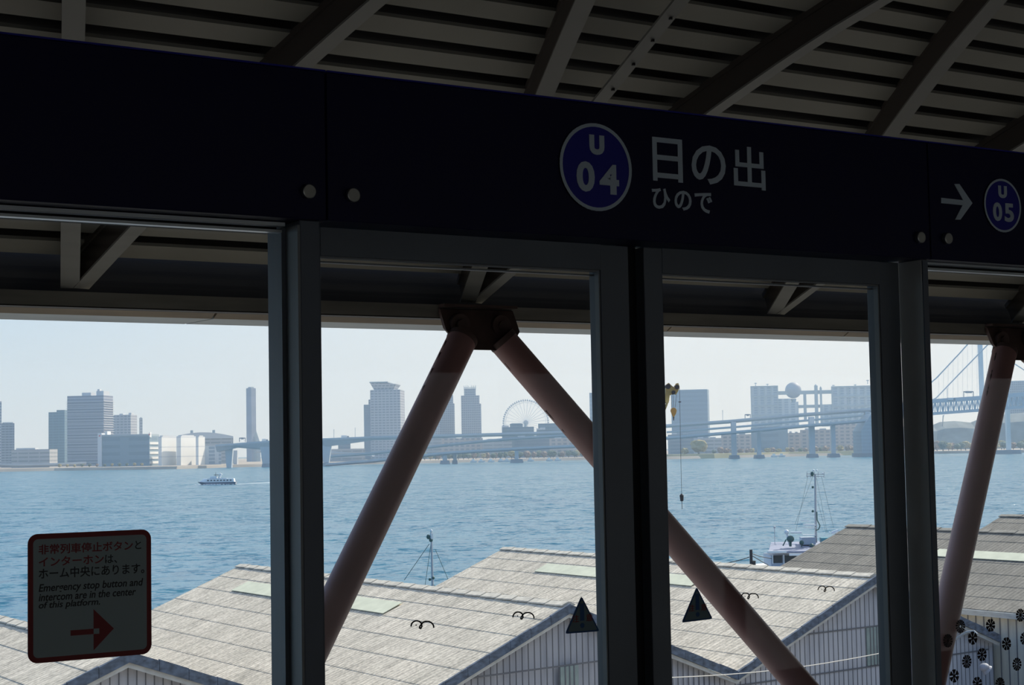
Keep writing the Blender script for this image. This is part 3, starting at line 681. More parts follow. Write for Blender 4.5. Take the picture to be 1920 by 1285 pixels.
        mb = MB(); mb.sweep([[l0+Vector((x, y_, z)) for x, z in ((-.12, -.02), (.06, -.02), (.06, -.24), (-.12, -.24))] for y_ in (0,)]+[[l0+lenv+Vector((x, 0, z)) for x, z in ((-.12, -.02), (.06, -.02), (.06, -.24), (-.12, -.24))]])
        mb.build('gutter', m_gut_out, e)
        for s in side_pipes:
            p = l0+lenv*s; MB().tube((p.x+.12, p.y, GND), (p.x+.12, p.y, vzl-.2), .07, n=10).build('downpipe', m_gut_out, e)
    return e
side_pipes = []
lv = Vector((0, LEN, 0))
mid = lambda a, b: (a+b)/2
Pm1 = PK[0]-d01; Pp1 = PK[2]+d12
warehouse(PK[0], mid(PK[0], Pm1), mid(PK[0], PK[1]), lv, RZ, VZ, VZ, 'pale warehouse roof at the lower left behind the red edged notice', m_roof, m_ridge, [])
def uskip(px, py):  # (s along the ridge, w down the slope) for the left slope of warehouse 1
    pass
warehouse(PK[1], mid(PK[0], PK[1]), mid(PK[1], PK[2]), lv, RZ, VZ, VZ, 'pale corrugated warehouse whose gable peak is beside the left caution triangle', m_roof, m_ridge, [(.34, .86, .17, .28)])
warehouse(PK[2], mid(PK[1], PK[2]), PK[2]+d12*.5, lv, RZ, VZ, VZ, 'pale corrugated warehouse behind the right door leaf with its gable at right', m_roof, m_ridge, [(.33, .78, .17, .28)])
# two darker ones beyond, standing a little higher
r3 = onZ(1593, 986, -4.2); r4 = onZ(1880, 967, -4.3)
side_pipes = [.52, .05]
e3 = Vector((r3.x-7.1, r3.y, 0)); L3 = 40
P3 = Vector((r3.x, r3.y-L3, 0))
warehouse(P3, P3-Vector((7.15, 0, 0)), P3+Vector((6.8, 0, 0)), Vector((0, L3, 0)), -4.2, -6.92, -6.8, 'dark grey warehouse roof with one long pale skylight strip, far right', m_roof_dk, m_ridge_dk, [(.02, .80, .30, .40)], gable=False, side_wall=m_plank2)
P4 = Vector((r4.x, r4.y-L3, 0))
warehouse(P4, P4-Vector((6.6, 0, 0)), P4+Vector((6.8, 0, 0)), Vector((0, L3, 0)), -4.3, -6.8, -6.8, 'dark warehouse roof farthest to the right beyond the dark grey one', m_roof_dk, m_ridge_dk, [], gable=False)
# service cable in front of the gables
m_cable = mat('pale_cable', (.55, .52, .47), .6); m_black_cable = mat('dark_cable', (.03, .03, .03), .6)
a = at(1180, 1274, 42); b = at(1668, 1222, 52); mb = MB(); n_ = 14; P = []
for k in range(n_+1):
    p = a.lerp(b, k/n_); p.z -= .18*math.sin(math.pi*k/n_); P.append(p)
mb.path(P, .014, 5).build('service_cable', m_cable, label='thin pale cable sagging in front of the warehouse gables', cat='cable')
m_bolt_grey = mat('lamp_grey', (.30, .30, .33), .6)
# gooseneck lamp on the gable at the far right
p = at(1808, 1240, 63)
lp = empty('wall_lamp', p, label='grey gooseneck wall lamp behind the flower decals', cat='lamp')
MB().path([at(1790, 1200, 63), at(1812, 1186, 62.6), at(1826, 1184, 62.3), at(1832, 1190, 62.2)], .05, 8).build('arm', m_gut_out, lp)
MB().tube(at(1852, 1258, 62), at(1843, 1250, 62), .22, .1, n=14).ball(at(1846, 1252, 62), .2, sz=.8).build('shade', m_bolt_grey, lp)

# ------------------------------------------------------------------ boats, crane and posts near the quay
m_bwhite = mat('boat_white', (.78, .80, .80), .4); m_bgrey = mat('boat_grey', (.45, .50, .56), .5); m_bdark = mat('boat_glass', (.04, .06, .07), .2)
m_bgreen = mat('boat_dark_green', (.05, .12, .11), .5); m_bteal = mat('teal_box', (.08, .28, .33), .5); m_wood = mat('dark_timber', (.05, .04, .04), .8)
m_mast = mat('mast_grey', (.50, .49, .50), .5); m_red2 = mat('boat_red', (.4, .12, .12), .5)
D = 130.; K = D/FPX
def lp_(px, py, dd=0): return at(px, py, D+dd)
v = empty('work_vessel', Vector(at(1520, 1100, D).to_2d().to_3d())+Vector((0, 0, SEA-.5)), label='white work vessel with a tall rigged mast moored behind the warehouses', cat='boat')
def quadbox(px0, px1, py0, py1, dd0, dd1, nm, m, parent=None):
    """box whose near face spans the pixel rectangle at depth D+dd0"""
    a = lp_(px0, py1, dd0); b = lp_(px1, py1, dd0); c = lp_(px1, py0, dd0)
    z0, z1 = (a.z+b.z)/2, c.z; g = FH*(dd1-dd0); a = Vector((a.x, a.y, 0)); b = Vector((b.x, b.y, 0))
    mb = MB(); mb.hexa([a+Vector((0, 0, z0)), b+Vector((0, 0, z0)), b+g+Vector((0, 0, z0)), a+g+Vector((0, 0, z0)), a+Vector((0, 0, z1)), b+Vector((0, 0, z1)), b+g+Vector((0, 0, z1)), a+g+Vector((0, 0, z1))])
    return mb.build(nm, m, parent or v, bevel=.02)
# hull: pointed bow at left
hz1 = lp_(1500, 1066).z; hull = []
pl_ = [(1398, 2), (1420, -1), (1460, -2.6), (1760, -2.6), (1780, -1), (1780, 5), (1760, 6.6), (1460, 6.6), (1420, 5)]
P = []
for px, dd in pl_:
    q = lp_(px, 1060, 0).to_2d().to_3d()+FH*dd; P.append(Vector((q.x, q.y, 0)))
cen = sum(P, Vector())/len(P)
mb = MB(); mb.sweep([[cen+(p-cen)*.86+Vector((0, 0, SEA-.4)) for p in P], [p+Vector((0, 0, hz1)) for p in P]])
mb.build('hull', m_bwhite, v)
# wheelhouse
quadbox(1446, 1600, 1040, 1062, .2, 4.2, 'wheelhouse', m_bgrey)
for i, (a, b) in enumerate(((1450, 1467), (1471, 1493), (1497, 1515), (1520, 1540))): quadbox(a, b, 1042, 1056, .14, .2, 'window', m_bdark)
for s in (1448, 1469, 1495): quadbox(s, s+2.2, 1040, 1058, .08, .14, 'window_post', m_bwhite)
mb = MB(); A = [lp_(1441, 1038, -.4), lp_(1600, 1047, -.4), lp_(1600, 1028, 4.5), lp_(1446, 1024, 4.5)]
z = A[0].z; A = [Vector((p.x, p.y, zz)) for p, zz in zip(A, (z, z-.0, z+.45, z+.45))]
mb.prism(A, (0, 0, .12)); mb.build('wheelhouse_roof', mat('boat_roof_lilac', (.27, .29, .38), .6), v)
quadbox(1439, 1475, 1033, 1037.5, -.6, -.4, 'roof_visor', m_bwhite); quadbox(1480, 1560, 1037, 1042, -.6, -.4, 'roof_visor', m_bwhite)
# searchlights and radar on the wheelhouse
mb = MB(); mb.ball(lp_(1475, 998, 1.5), .19).tube(lp_(1475, 998, 1.5), lp_(1481, 1022, 1.5), .10, n=8); mb.build('radome', m_bwhite, v, smooth=True)
mb = MB(); mb.tube(lp_(1482, 999, 1.5), lp_(1503, 999, 1.5), .075, n=10); mb.build('radar_bar', m_bwhite, v)
mb = MB(); mb.ball(lp_(1482, 1011, 1.4), .30, sz=.9); mb.tube(lp_(1482, 1012, 1.4), lp_(1482, 1025, 1.4), .1, n=8); mb.tube(lp_(1474, 1012, 1.4), lp_(1468, 1024, 1.4), .05, n=6); mb.build('searchlight', m_bgreen, v, smooth=True)
for x, y in ((1503, 1018), (1522, 1024)):
    mb = MB(); mb.ball(lp_(x, y, 1.6), .19); mb.tube(lp_(x, y+2, 1.6), lp_(x, y+8, 1.6), .05, n=6); mb.build('searchlight', m_bgreen, v, smooth=True)
mb = MB(); mb.tube(lp_(1452, 990, 3), lp_(1453, 1022, 3), .025, n=6); mb.ball(lp_(1452, 989, 3), .09); mb.build('antenna', m_mast, v)
quadbox(1504, 1530, 1008, 1022, 2.2, 3.4, 'mast_house', m_bgrey)
quadbox(1541, 1556, 1009, 1018, 1.5, 2.5, 'deck_box', m_bteal)
mb = MB(); mb.tube(lp_(1559, 1000, 2.2), lp_(1572, 995, 2.2), .12, n=10); mb.ball(lp_(1555, 999, 2.2), .07); mb.build('life_raft', m_bwhite, v, smooth=True)
mb = MB()
for x in (1443, 1455, 1467, 1492): mb.tube(lp_(x, 1020, 3), lp_(x, 1026, 3), .02, n=5)
mb.tube(lp_(1443, 1020, 3), lp_(1495, 1021, 3), .02, n=5); mb.build('railing', m_bwhite, v)
# mast
mb = MB(); mb.tube(lp_(1530, 1018, 2.5), lp_(1528.5, 889, 2.5), .105, .07, n=12); ms = mb.build('mast', m_mast, v, smooth=True)
mb = MB(); mb.tube(lp_(1512, 889, 2.5), lp_(1546, 890, 2.5), .03, n=6); mb.tube(lp_(1512, 893, 2.5), lp_(1544, 894, 2.5), .03, n=6)
for x in (1513, 1520, 1527, 1534, 1545): mb.tube(lp_(x, 896, 2.5), lp_(x, 885, 2.5), .022, n=5)
mb.box(*[c for c in ()] or (lp_(1524, 0, 0).x, lp_(1524, 0, 0).x+.01, 0, .01, 0, .01)) if False else None
mb.build('yard', m_mast, ms)
mb = MB()
for x, y, r in ((1525.5, 882.5, .085), (1531.5, 882.5, .085), (1543, 888, .07)): mb.ball(lp_(x, y, 2.5), r)
mb.build('mast_lamp', m_bwhite, ms)
mb = MB(); mb.ball(lp_(1523, 889, 2.4), .13, sz=1.4)
for y in (914, 959): mb.ball(lp_(1524, y, 2.3), .10)
mb.path([lp_(1531.5, 960, 2.3), lp_(1532, 975, 2.3), lp_(1537.5, 986, 2.3), lp_(1535, 993, 2.3), lp_(1530, 995, 2.3)], .045, 6)
mb.build('signal_lamp', m_bgreen, ms)
mb = MB(); mb.bar(lp_(1506, 984, 2.4), lp_(1529, 985, 2.4), .5, .10); mb.tube(lp_(1501, 976, 2.4), lp_(1518, 978, 2.4), .05, n=6)
mb.bar(lp_(1508, 990, 2.4), lp_(1529, 990, 2.4), .5, .05); mb.bar(lp_(1505, 1003, 2.4), lp_(1529, 1004, 2.4), .5, .05); mb.build('radar_platform', m_bwhite, ms)
mb = MB()
for a, b in (((1515, 893), (1492, 996)), ((1524, 893), (1490, 985)), ((1531, 896), (1551, 1000)), ((1540, 893), (1563, 990)), ((1533, 940), (1549, 1000))): mb.tube(lp_(*a, 2.5), lp_(*b, 2.5), .012, n=4)
mb.build('stay', m_bgreen, ms)
# mooring post and ropes
D = 122.
q = lp_(1408, 1060); mb = MB(); mb.tube((q.x, q.y, SEA-.5), lp_(1408, 1031), .11, n=10); mb.tube((q.x+.3, q.y, SEA-.5), lp_(1412.5, 1052), .17, n=10)
mb.build('mooring_post', m_wood, label='dark timber mooring post in front of the work vessel', cat='post')
mb = MB(); mb.path([lp_(1405, 1045), lp_(1390, 1050), lp_(1365, 1056), lp_(1340, 1060)], .03, 5).build('mooring_rope', m_black_cable, label='dark rope running left from the mooring post', cat='rope')
mb = MB(); mb.path([lp_(1411, 1039), lp_(1425, 1044, 2), lp_(1447, 1048, 8)], .03, 5); mb.path([lp_(1411, 1043), lp_(1426, 1052, 2), lp_(1440, 1060, 8)], .03, 5).build('mooring_rope', m_black_cable, label='pair of ropes between mooring post and work vessel', cat='rope')
# slim mast of a craft hidden behind the warehouse
D = 116.
b0 = lp_(809, 1110).to_2d().to_3d()
mv = empty('signal_mast', (b0.x, b0.y, SEA), label='slim grey mast with stays rising over the warehouse ridge', cat='mast')
mb = MB(); mb.tube((b0.x, b0.y, SEA-.3), lp_(811, 1100), .12, n=8); mb.tube(lp_(811, 1100), lp_(808.5, 996), .085, .06, n=10); mb.build('pole', m_mast, mv)
mb = MB(); mb.ball(lp_(803, 1007), .13, sz=1.3); mb.ball(lp_(808, 1013), .14); mb.ball(lp_(812, 1084), .12); mb.ball(lp_(806, 1087), .1); mb.build('signal_lamp', m_bgreen, mv)
mb = MB(); mb.ball(lp_(808.5, 996), .09, sz=1.3); mb.box(*(lambda p: (p.x-.07, p.x+.07, p.y-.1, p.y+.1, p.z-.3, p.z+.1))(lp_(809, 1003))); mb.build('mast_head', m_bwhite, mv)
mb = MB()
for a, b in (((805, 1020), (758, 1088)), ((808, 1020), (796, 1106)), ((816, 1030), (845, 1098)), ((811, 1095), (822, 1107))): mb.tube(lp_(*a), lp_(*b), .02, n=4)
mb.build('stay', m_bgreen, mv)
mb = MB(); mb.box(b0.x-4, b0.x+6, b0.y-1.5, b0.y+1.5, SEA-.5, SEA+1.4); mb.build('float', m_bgrey, mv)
# floating crane: boom hidden by the door stiles, head and hook in view
D = 112.
m_yel = mat('crane_yellow_brown', (.55, .36, .12), .55, var=.4, scale=1.5); m_or = mat('hook_orange', (.62, .30, .08), .5)
c0 = lp_(1078, 1186).to_2d().to_3d()
cr_ = empty('crane', (c0.x, c0.y, SEA), label='yellow crane boom head with orange hook block beside the right door stile', cat='crane')
mb = MB(); mb.box(c0.x-3.5, c0.x+7, c0.y-3, c0.y+3, SEA-.5, SEA+1.5); mb.build('barge', m_bgrey, cr_)
mb = MB(); mb.box(c0.x-1.4, c0.x+1.2, c0.y-1.2, c0.y+1.2, SEA+1.5, lp_(1078, 1186).z+.2); mb.build('cab', m_yel, cr_)
a, b = lp_(1078, 1186), lp_(1248, 748)
mb = MB(); up = Vector((0, 0, 1)); dirb = (b-a).normalized(); sd = dirb.cross(FH).normalized()
for s1 in (-1, 1):
    for s2 in (-1, 1): mb.tube(a+sd*s1*.32+FH*s2*.32, b+sd*s1*.2+FH*s2*.2, .055, n=6)
n_ = 22
for k in range(n_):
    u0, u1 = k/n_, (k+1)/n_; w0, w1 = .32-.12*u0, .32-.12*u1; s = 1 if k % 2 else -1
    for f in (-1, 1):
        mb.tube(a.lerp(b, u0)+sd*s*w0+FH*f*w0, a.lerp(b, u1)-sd*s*w1+FH*f*w1, .03, n=5); mb.tube(a.lerp(b, u0)+sd*f*w0+FH*s*w0, a.lerp(b, u1)+sd*f*w1-FH*s*w1, .03, n=5)
mb.build('boom', m_yel, cr_)
Q = [(1246, 752), (1250, 757), (1254, 755), (1256, 742), (1262, 738), (1268, 740), (1272, 733), (1274.5, 726), (1272, 718.5), (1268.5, 719), (1264, 727), (1258, 722), (1254, 718), (1249, 722), (1248, 736)]
mb = MB(); mb.prism([lp_(x, y, -.3) for x, y in Q], FH*.6); hd = mb.build('boom_head', m_yel, cr_)
mb = MB()
for x, y, r in ((1269.5, 726, .15), (1253, 725, .17), (1263, 736, .13)): c = lp_(x, y, -.45); mb.tube(c, c+FH*.9, r, n=14)
mb.build('sheave', m_wood, hd)
Q = [(1257.5, 770), (1259, 766), (1263, 764.5), (1267, 766), (1269, 770), (1267.5, 776), (1264, 782), (1262, 782), (1259.5, 776)]
mb = MB(); mb.prism([lp_(x, y, -.14) for x, y in Q], FH*.28); hb = mb.build('hook_block', m_or, cr_, label='orange hook block')
mb = MB(); mb.tube(lp_(1263.2, 782), lp_(1263, 789), .05, .02, n=6); mb.build('hook', m_wood, hb)
mb = MB()
for x0, x1 in ((1258, 1260), (1268.5, 1266), (1262, 1263)): mb.tube(lp_(x0, 740), lp_(x1, 765), .014, n=4)
mb.tube(lp_(1274, 728), lp_(1278, 927), .016, n=4); mb.build('hoist_rope', m_black_cable, cr_)
mb = MB(); mb.tube(lp_(1278, 926), lp_(1278, 929), .03, .12, n=10); mb.tube(lp_(1278, 929), lp_(1278.5, 940), .14, .11, n=10); mb.tube(lp_(1278.5, 940), lp_(1279, 955), .02, n=5); mb.tube(lp_(1272, 754), lp_(1277, 754), .03, n=5); mb.build('weight', m_wood, cr_)

# ------------------------------------------------------------------ the ferry under way
D = 885.
p = wpt(406, D); K = D/FPX
m_fw = mat('ferry_white', (.85, .86, .86), .4); m_fo = mat('foam', (.85, .88, .9), .7)
fe = empty('ferry_boat', Vector((p.x, p.y, SEA)), rz=-PSI, local=True, label='small white ferry crossing the bay with a pale wake', cat='boat')
def lb(x0, x1, y0, y1, z0, z1, nm, m, par): return MB().box(x0, x1, y0, y1, z0, z1).build(nm, m, par)
mb = MB(); mb.sweep([[(-8, 0, .1), (-5, -2, .1), (10, -2, .1), (10, 2, .1), (-5, 2, .1)], [(-10.2, 0, 1.7), (-6, -2.6, 1.4), (10.4, -2.6, 1.4), (10.4, 2.6, 1.4), (-6, 2.6, 1.4)]]); mb.v = [Vector(q) for q in mb.v]; mb.build('hull', mat('ferry_hull', (.25, .27, .32), .5), fe)
mb = MB(); mb.sweep([[Vector(q) for q in s] for s in ([(-9.6, 0, 1.4), (-6, -2.5, 1.4), (9.5, -2.5, 1.4), (9.5, 2.5, 1.4), (-6, 2.5, 1.4)], [(-7, 0, 3.2), (-5, -2.2, 3.2), (9.2, -2.2, 3.2), (9.2, 2.2, 3.2), (-5, 2.2, 3.2)])]); cb_ = mb.build('cabin', m_fw, fe)
for i in range(8): lb(-4.6+i*1.7, -3.7+i*1.7, -2.56, -2.3, 2.0, 2.6, 'window', m_bdark, cb_)
lb(-4.5, 5.5, -1.9, 1.9, 3.2, 3.4, 'upper_deck', m_bgrey, fe); lb(-3.2, .2, -1.4, 1.4, 3.3, 4.5, 'wheelhouse', m_fw, fe)
MB().tube((1.2, 0, 3.3), (2.4, 0, 5.8), .5, .8, n=12).build('funnel', m_fw, fe); MB().tube((-.5, 0, 4.5), (-.5, 0, 6.6), .1, n=6).build('mast', m_bdark, fe)
lb(-1.2, 1.2, -1.5, 1.5, 5.0, 5.3, 'awning', m_bdark, fe)
rw = wpt(440, D); mb = MB(); A = Vector((rw.x, rw.y, SEA+.05)); Bp = onZ(585, 901.5, SEA+.05)
n_ = 16; dd = (Bp-A); sdv = dd.cross(Vector((0, 0, 1))).normalized(); pr_ = []
mb = MB(); vs = []; fs = []
for k in range(n_+1):
    u = k/n_; w = 1.3+1.6*u+random.uniform(-.3, .3); c = A+dd*u; vs += [c-sdv*w, c+sdv*w, c-sdv*w-Vector((0, 0, .2)), c+sdv*w-Vector((0, 0, .2))]
for k in range(n_): b_ = k*4; fs += [(b_, b_+1, b_+5, b_+4), (b_, b_+4, b_+6, b_+2), (b_+1, b_+3, b_+7, b_+5)]
mb.add(vs, fs); mb.build('wake', m_fo, label='long pale foam wake trailing right behind the ferry', cat='wake', kind='stuff')
mb = MB()
for k in range(14): mb.ball((-11+k*1.5+random.uniform(-.5, .5), -2.3-random.random(), .1), random.uniform(.4, .9), sz=.4, n=8, m=5)
mb.build('bow_foam', m_fo, fe, kind='stuff')

# ------------------------------------------------------------------ the far skyline
F_GREY = facade('grey_tower_facade', (.30, .33, .38), (.12, .14, .18), 3.6, .5, 5, .15)
F_BIG = facade('balcony_tower_facade', (.33, .35, .42), (.17, .19, .26), 4.4, .5, 200, 0)
F_BLUE = facade('blue_glass_facade', (.13, .22, .28), (.09, .15, .20), 4, .3, 9, .1, .4)
F_LOW = facade('low_block_facade', (.42, .42, .43), (.24, .26, .28), 5, .6, 14, .1)
F_WHITE = facade('white_block_facade', (.82, .82, .80), (.62, .64, .66), 12, .88, 300, 0)
F_HOT = facade('hotel_facade', (.42, .43, .47), (.17, .20, .26), 4.2, .5, 6, .25)
F_TWIN = facade('apartment_grid_facade', (.38, .38, .41), (.12, .14, .20), 3.8, .38, 3.2, .4)
F_FUJI = facade('steel_grid_facade', (.50, .55, .60), (.24, .31, .40), 4.6, .3, 12.2, .4)
F_DARK = facade('slate_block_facade', (.20, .24, .28), (.15, .19, .24), 5, .45, 60, .05)
F_MIX = facade('cluttered_town_facade', (.45, .40, .37), (.22, .22, .25), 5, .5, 8, .4)
F_WAVE = facade('striped_blue_white_facade', (.22, .30, .36), (.17, .24, .30), 9, .55, 37, .3)
m_plant = mat('roof_plant', (.55, .57, .6), .6); m_plain = mat('plain_far_concrete', (.36, .42, .46), .6); m_redm = mat('red_mark', (.6, .12, .10), .6)
def bld(label, x0, x1, ytop, D, xs=None, phi=18, m=F_GREY, depth=None, extras=(), name='building', cat='building', grp='far skyline buildings', ybot=None, sidem=None):
    f = D/FPX; w = (x1-x0)*f; xm = (x0+x1)/2
    ztop = at(xm, ytop, D).z; z0 = -13.2 if ybot is None else at(xm, ybot, D).z
    if xs is None: ph = 0; wl_ = w; dp = depth or w*.6
    else:
        ph = R(phi); wl_ = (xs-x0)*f/math.cos(ph); dp = (x1-xs)*f/math.sin(ph)
    az = math.atan((xm-960)/FPX)       # face the camera column
    cpx = x0 if xs is None else xs
    p = at(cpx, ytop, D); rz = -PSI-az+ (ph if xs is not None else 0)
    # local frame: x to the right along the front, y away, z up; origin at the near right corner when xs is given
    o = Vector((p.x, p.y, 0))
    xa = -wl_ if xs is not None else 0; xb_ = 0 if xs is not None else wl_
    e = empty(name, (o.x, o.y, z0), rz=-PSI-az-ph, local=True, label=label, cat=cat, group=grp) if xs is not None else empty(name, (o.x, o.y, z0), rz=-PSI-az, local=True, label=label, cat=cat, group=grp)
    H = ztop-z0
    MB().box(xa, xb_, 0, dp, 0, H).build('walls', m, e)
    for ex in extras:
        # (u0,u1 along the front 0..1, v0,v1 depth 0..1, height above roof h0,h1, name, mat)
        u0, u1, v0, v1, h0, h1, nm, mm = ex
        MB().box(xa+(xb_-xa)*u0, xa+(xb_-xa)*u1, dp*v0, dp*v1, H+h0, H+h1).build(nm, mm, e)
    return e, xa, xb_, dp, H
MB_ = MB
bld('grey tower block at the far left edge of the picture', 2, 26, 794, 2300, m=F_GREY, extras=[(.1, .9, .1, .9, 0, 1.5, 'parapet', m_plant)])
bld('sliver of a tall pale tower cut by the left picture edge', -30, 1.5, 753, 2400, m=F_HOT, extras=[(.2, .8, .2, .8, 0, 2, 'parapet', m_plant)])
bld('long low white building beside the far left tower', 24, 108, 843, 2150, xs=93, m=F_LOW, extras=[(0.1, .6, .1, .5, 0, 2, 'roof_plant', m_plant)])
bld('blue glass tower left of the big balcony tower', 92, 128, 773, 2500, xs=121, m=F_BLUE, extras=[(.5, 1, 0, 1, 0, 3, 'crown', F_BLUE)])
e, xa, xb_, dp, H = bld('broad tower striped with balconies on the left shore', 128, 212, 742, 2300, xs=194, phi=20, m=F_BIG,
    extras=[(.35, .6, .2, .7, 0, 4.5, 'roof_plant', m_plant), (.75, .95, .2, .8, 0, 6.5, 'roof_plant', m_plant), (.78, .84, .2, .4, 6, 9, 'roof_plant', m_plant)])
mb = MB()
for k in range(28): mb.box(xa-1.2, xb_+1.2, -1.2, dp+1.2, 3.2*k+2, 3.2*k+2.7) if 3.2*k+3 < H else None
mb.build('balcony_slab', mat('balcony_white', (.44, .46, .50), .6), e)
bld('purple grey apartment slab right of the balcony tower', 212, 257, 778, 2600, xs=245, m=F_HOT, extras=[(.3, .5, .2, .6, 0, 2, 'roof_plant', m_plant), (.85, 1, .1, .5, 0, 3, 'roof_plant', m_plant)])
bld('faint pale lattice tower right of the apartment slab', 261, 267, 784, 2900, m=F_LOW, extras=[(.3, .7, .3, .7, 0, 1.5, 'roof_plant', m_plant)])
e, xa, xb_, dp, H = bld('wide blue grey terminal building with white striped end', 192, 299, 818, 2080, xs=280, phi=16, m=F_WAVE,
    extras=[(0, 1, -.02, 1, 0, 2.2, 'roof_band', m_plain), (.08, .13, -.02, .3, 2, 6.5, 'roof_plant', F_WHITE)])
MB().box(xa-4, xa+1, -2, dp*.3, 0, H+4.5).build('white_fin', mat('fin_white', (.66, .68, .72), .6), e); MB().tube((xa-1.5, -2.2, H+1), (xa-1.5, -1.9, H+1), 1.1, n=14).build('red_mark', m_redm, e)
MB().box(xb_, xb_+1, -1, 6, H-2, H+4.5).build('white_fin', mat('fin_white2', (.8, .8, .8), .6), e); MB().tube((xb_+.3, -1.3, H+1.5), (xb_+.3, -1, H+1.5), 1, n=12).build('red_mark', m_redm, e)
for k in range(5): MB().box(xb_+.02, xb_+.6, 0, dp*.9, 3+k*6, 6+k*6).build('white_stripe', F_WHITE, e) if 6+k*6 < H else None
bld('white block with blue shaded side right of the terminal', 297, 330, 819, 2070, xs=303, phi=24, m=F_WHITE, extras=[(.1, .9, .1, .9, 0, 1.5, 'parapet', m_plant)])
bld('second white block along the left shore', 331, 367, 818, 2085, xs=339, phi=24, m=F_WHITE, extras=[(.1, .9, .1, .9, 0, 1.5, 'parapet', m_plant)])
bld('narrow white block with small dark windows', 367, 384, 819, 2080, xs=372, phi=24, m=F_WHITE, extras=[(.2, .8, .2, .8, 0, 1.5, 'parapet', m_plant)])
e, xa, xb_, dp, H = bld('wide hall with gently curved roof on the left shore', 334, 436, 822, 2250, m=F_LOW, depth=60)
mb = MB(); n_ = 12; mb.sweep([[Vector((xa+(xb_-xa)*k/n_, yy, zz)) for yy, zz in ((-2, H-.5), (dp, H-.5), (dp, H+1+7*math.sin(math.pi*(.15+.8*k/n_))), (-2, H+1+7*math.sin(math.pi*(.15+.8*k/n_))))] for k in range(n_+1)]); mb.build('curved_roof', m_plant, e)
for u in (.22, .62): MB().box(xa+(xb_-xa)*u, xa+(xb_-xa)*(u+.05), 5, 12, H+6, H+11).build('roof_vent', m_plain, e)
bld('low shore building under the bridge ramp at left', 384, 414, 836, 2100, m=F_FUJI, depth=30)
# slim tower with wedge
e, xa, xb_, dp, H = bld('slim tall tower with a wedge flaring at its lower right', 461.5, 479.5, 728, 2700, xs=471, phi=44, m=facade('tower_grey_lilac', (.30, .33, .42), (.27, .30, .38), 30, .5, 500, 0), extras=[(.3, .8, .1, .8, 0, 2, 'parapet', m_plain)])
mb = MB(); mb.prism([Vector((0, dp, 0)), Vector((5.5, dp+4, 0)), Vector((5, dp+4, 30)), Vector((0, dp, 50))], (-2, -7, 0)); mb.build('wedge', m_plain, e)
bld('tower partly hidden by the left mullion', 529, 546, 778, 2700, m=F_BLUE, extras=[(.2, .8, .2, .8, 0, 2, 'parapet', m_plain)])
bld('low roofs beyond the ramp right of the left post', 634, 657, 831, 2300, m=F_DARK, extras=[(.3, .8, .2, .8, 0, 2, 'roof_plant', m_plain)])
bld('wide low white hall right of the left post under the ramp', 600, 684, 842, 2250, m=F_LOW, depth=40)
# hotel with an inverted crown
bld('plain slab attached to the left of the crowned hotel', 682, 700, 759, 2700, m=facade('plain_slab', (.30, .34, .40), (.27, .31, .38), 4, .5, 300, 0), extras=[(.5, 1, 0, 1, 0, 8, 'step', F_HOT)])
e, xa, xb_, dp, H = bld('hotel tower with an inverted trapezoid crown', 694, 759, 731, 2650, xs=750, phi=8, m=F_HOT)
fm = 2650/FPX
mb = MB(); s0 = 12; c0_, c1_ = xa+6, xb_-6
mb.hexa([Vector(q) for q in [(c0_, 3, H), (c1_-5, 3, H), (c1_-5, dp*.8, H), (c0_, dp*.8, H), (c0_-6, -2, H+11.5), (c1_+0, -2, H+9), (c1_+0, dp, H+9), (c0_-6, dp, H+11.5)]]); cw = mb.build('crown', F_HOT, e)
MB().box(c0_-6.5, c1_-13, -3, dp, H+11.5, H+13).build('crown_rim', m_plain, cw)
# apartment towers
bld('stepped apartment block rising just right of the left brace leg', 786, 825, 752, 2800, m=F_TWIN, extras=[(.0, .25, 0, 1, 0, 3, 'step', F_TWIN), (.6, 1, 0, 1, 0, 5, 'step', F_TWIN)])
def twin(label, x0, x1, yt, D):
    e, xa, xb_, dp, H = bld(label, x0, x1, yt, D, m=F_TWIN, depth=32, extras=[(.0, .92, 0, 1, 0, 14, 'upper_body', F_TWIN)])
    w = xb_-xa
    MB().box(xa+w*.16, xa+w*.74, 3, 28, H+14, H+26).build('crown_block', F_TWIN, e)
    mb = MB()
    for u in (.16, .26, .36, .54, .64, .74): mb.tube((xa+w*u, 4, H+24), (xa+w*u, 4, H+31), .45, n=6)
    mb.box(xa+w*.16, xa+w*.74, 3, 4, H+27, H+28); mb.build('crown_frame', m_plain, e)
    return e
twin('apartment tower with a spiked crown nearer the brace', 824, 852, 757, 2850)
twin('apartment tower with a spiked crown standing alone left of the wheel', 864.5, 902, 757.5, 2800)
for k, (x0, x1, y, D_) in enumerate([(1105, 1150, 736.5, 2750)]):
    bld('flat topped slab tower left of the door stiles', x0, x1, y, D_, m=facade('slab_stripes', (.27, .33, .40), (.22, .27, .34), 7, .5, 300, 0), extras=[(.3, .32, .3, .4, 0, 3, 'antenna', m_plain)])
bld('wide flat topped slab tower behind the orange hook', 1258, 1329.5, 731.5, 2600, xs=1326, phi=5, m=facade('slab_stripes2', (.20, .27, .35), (.18, .24, .32), 7, .5, 300, 0), extras=[(.0, 1, .0, 1, 0, .8, 'parapet', m_plain)])
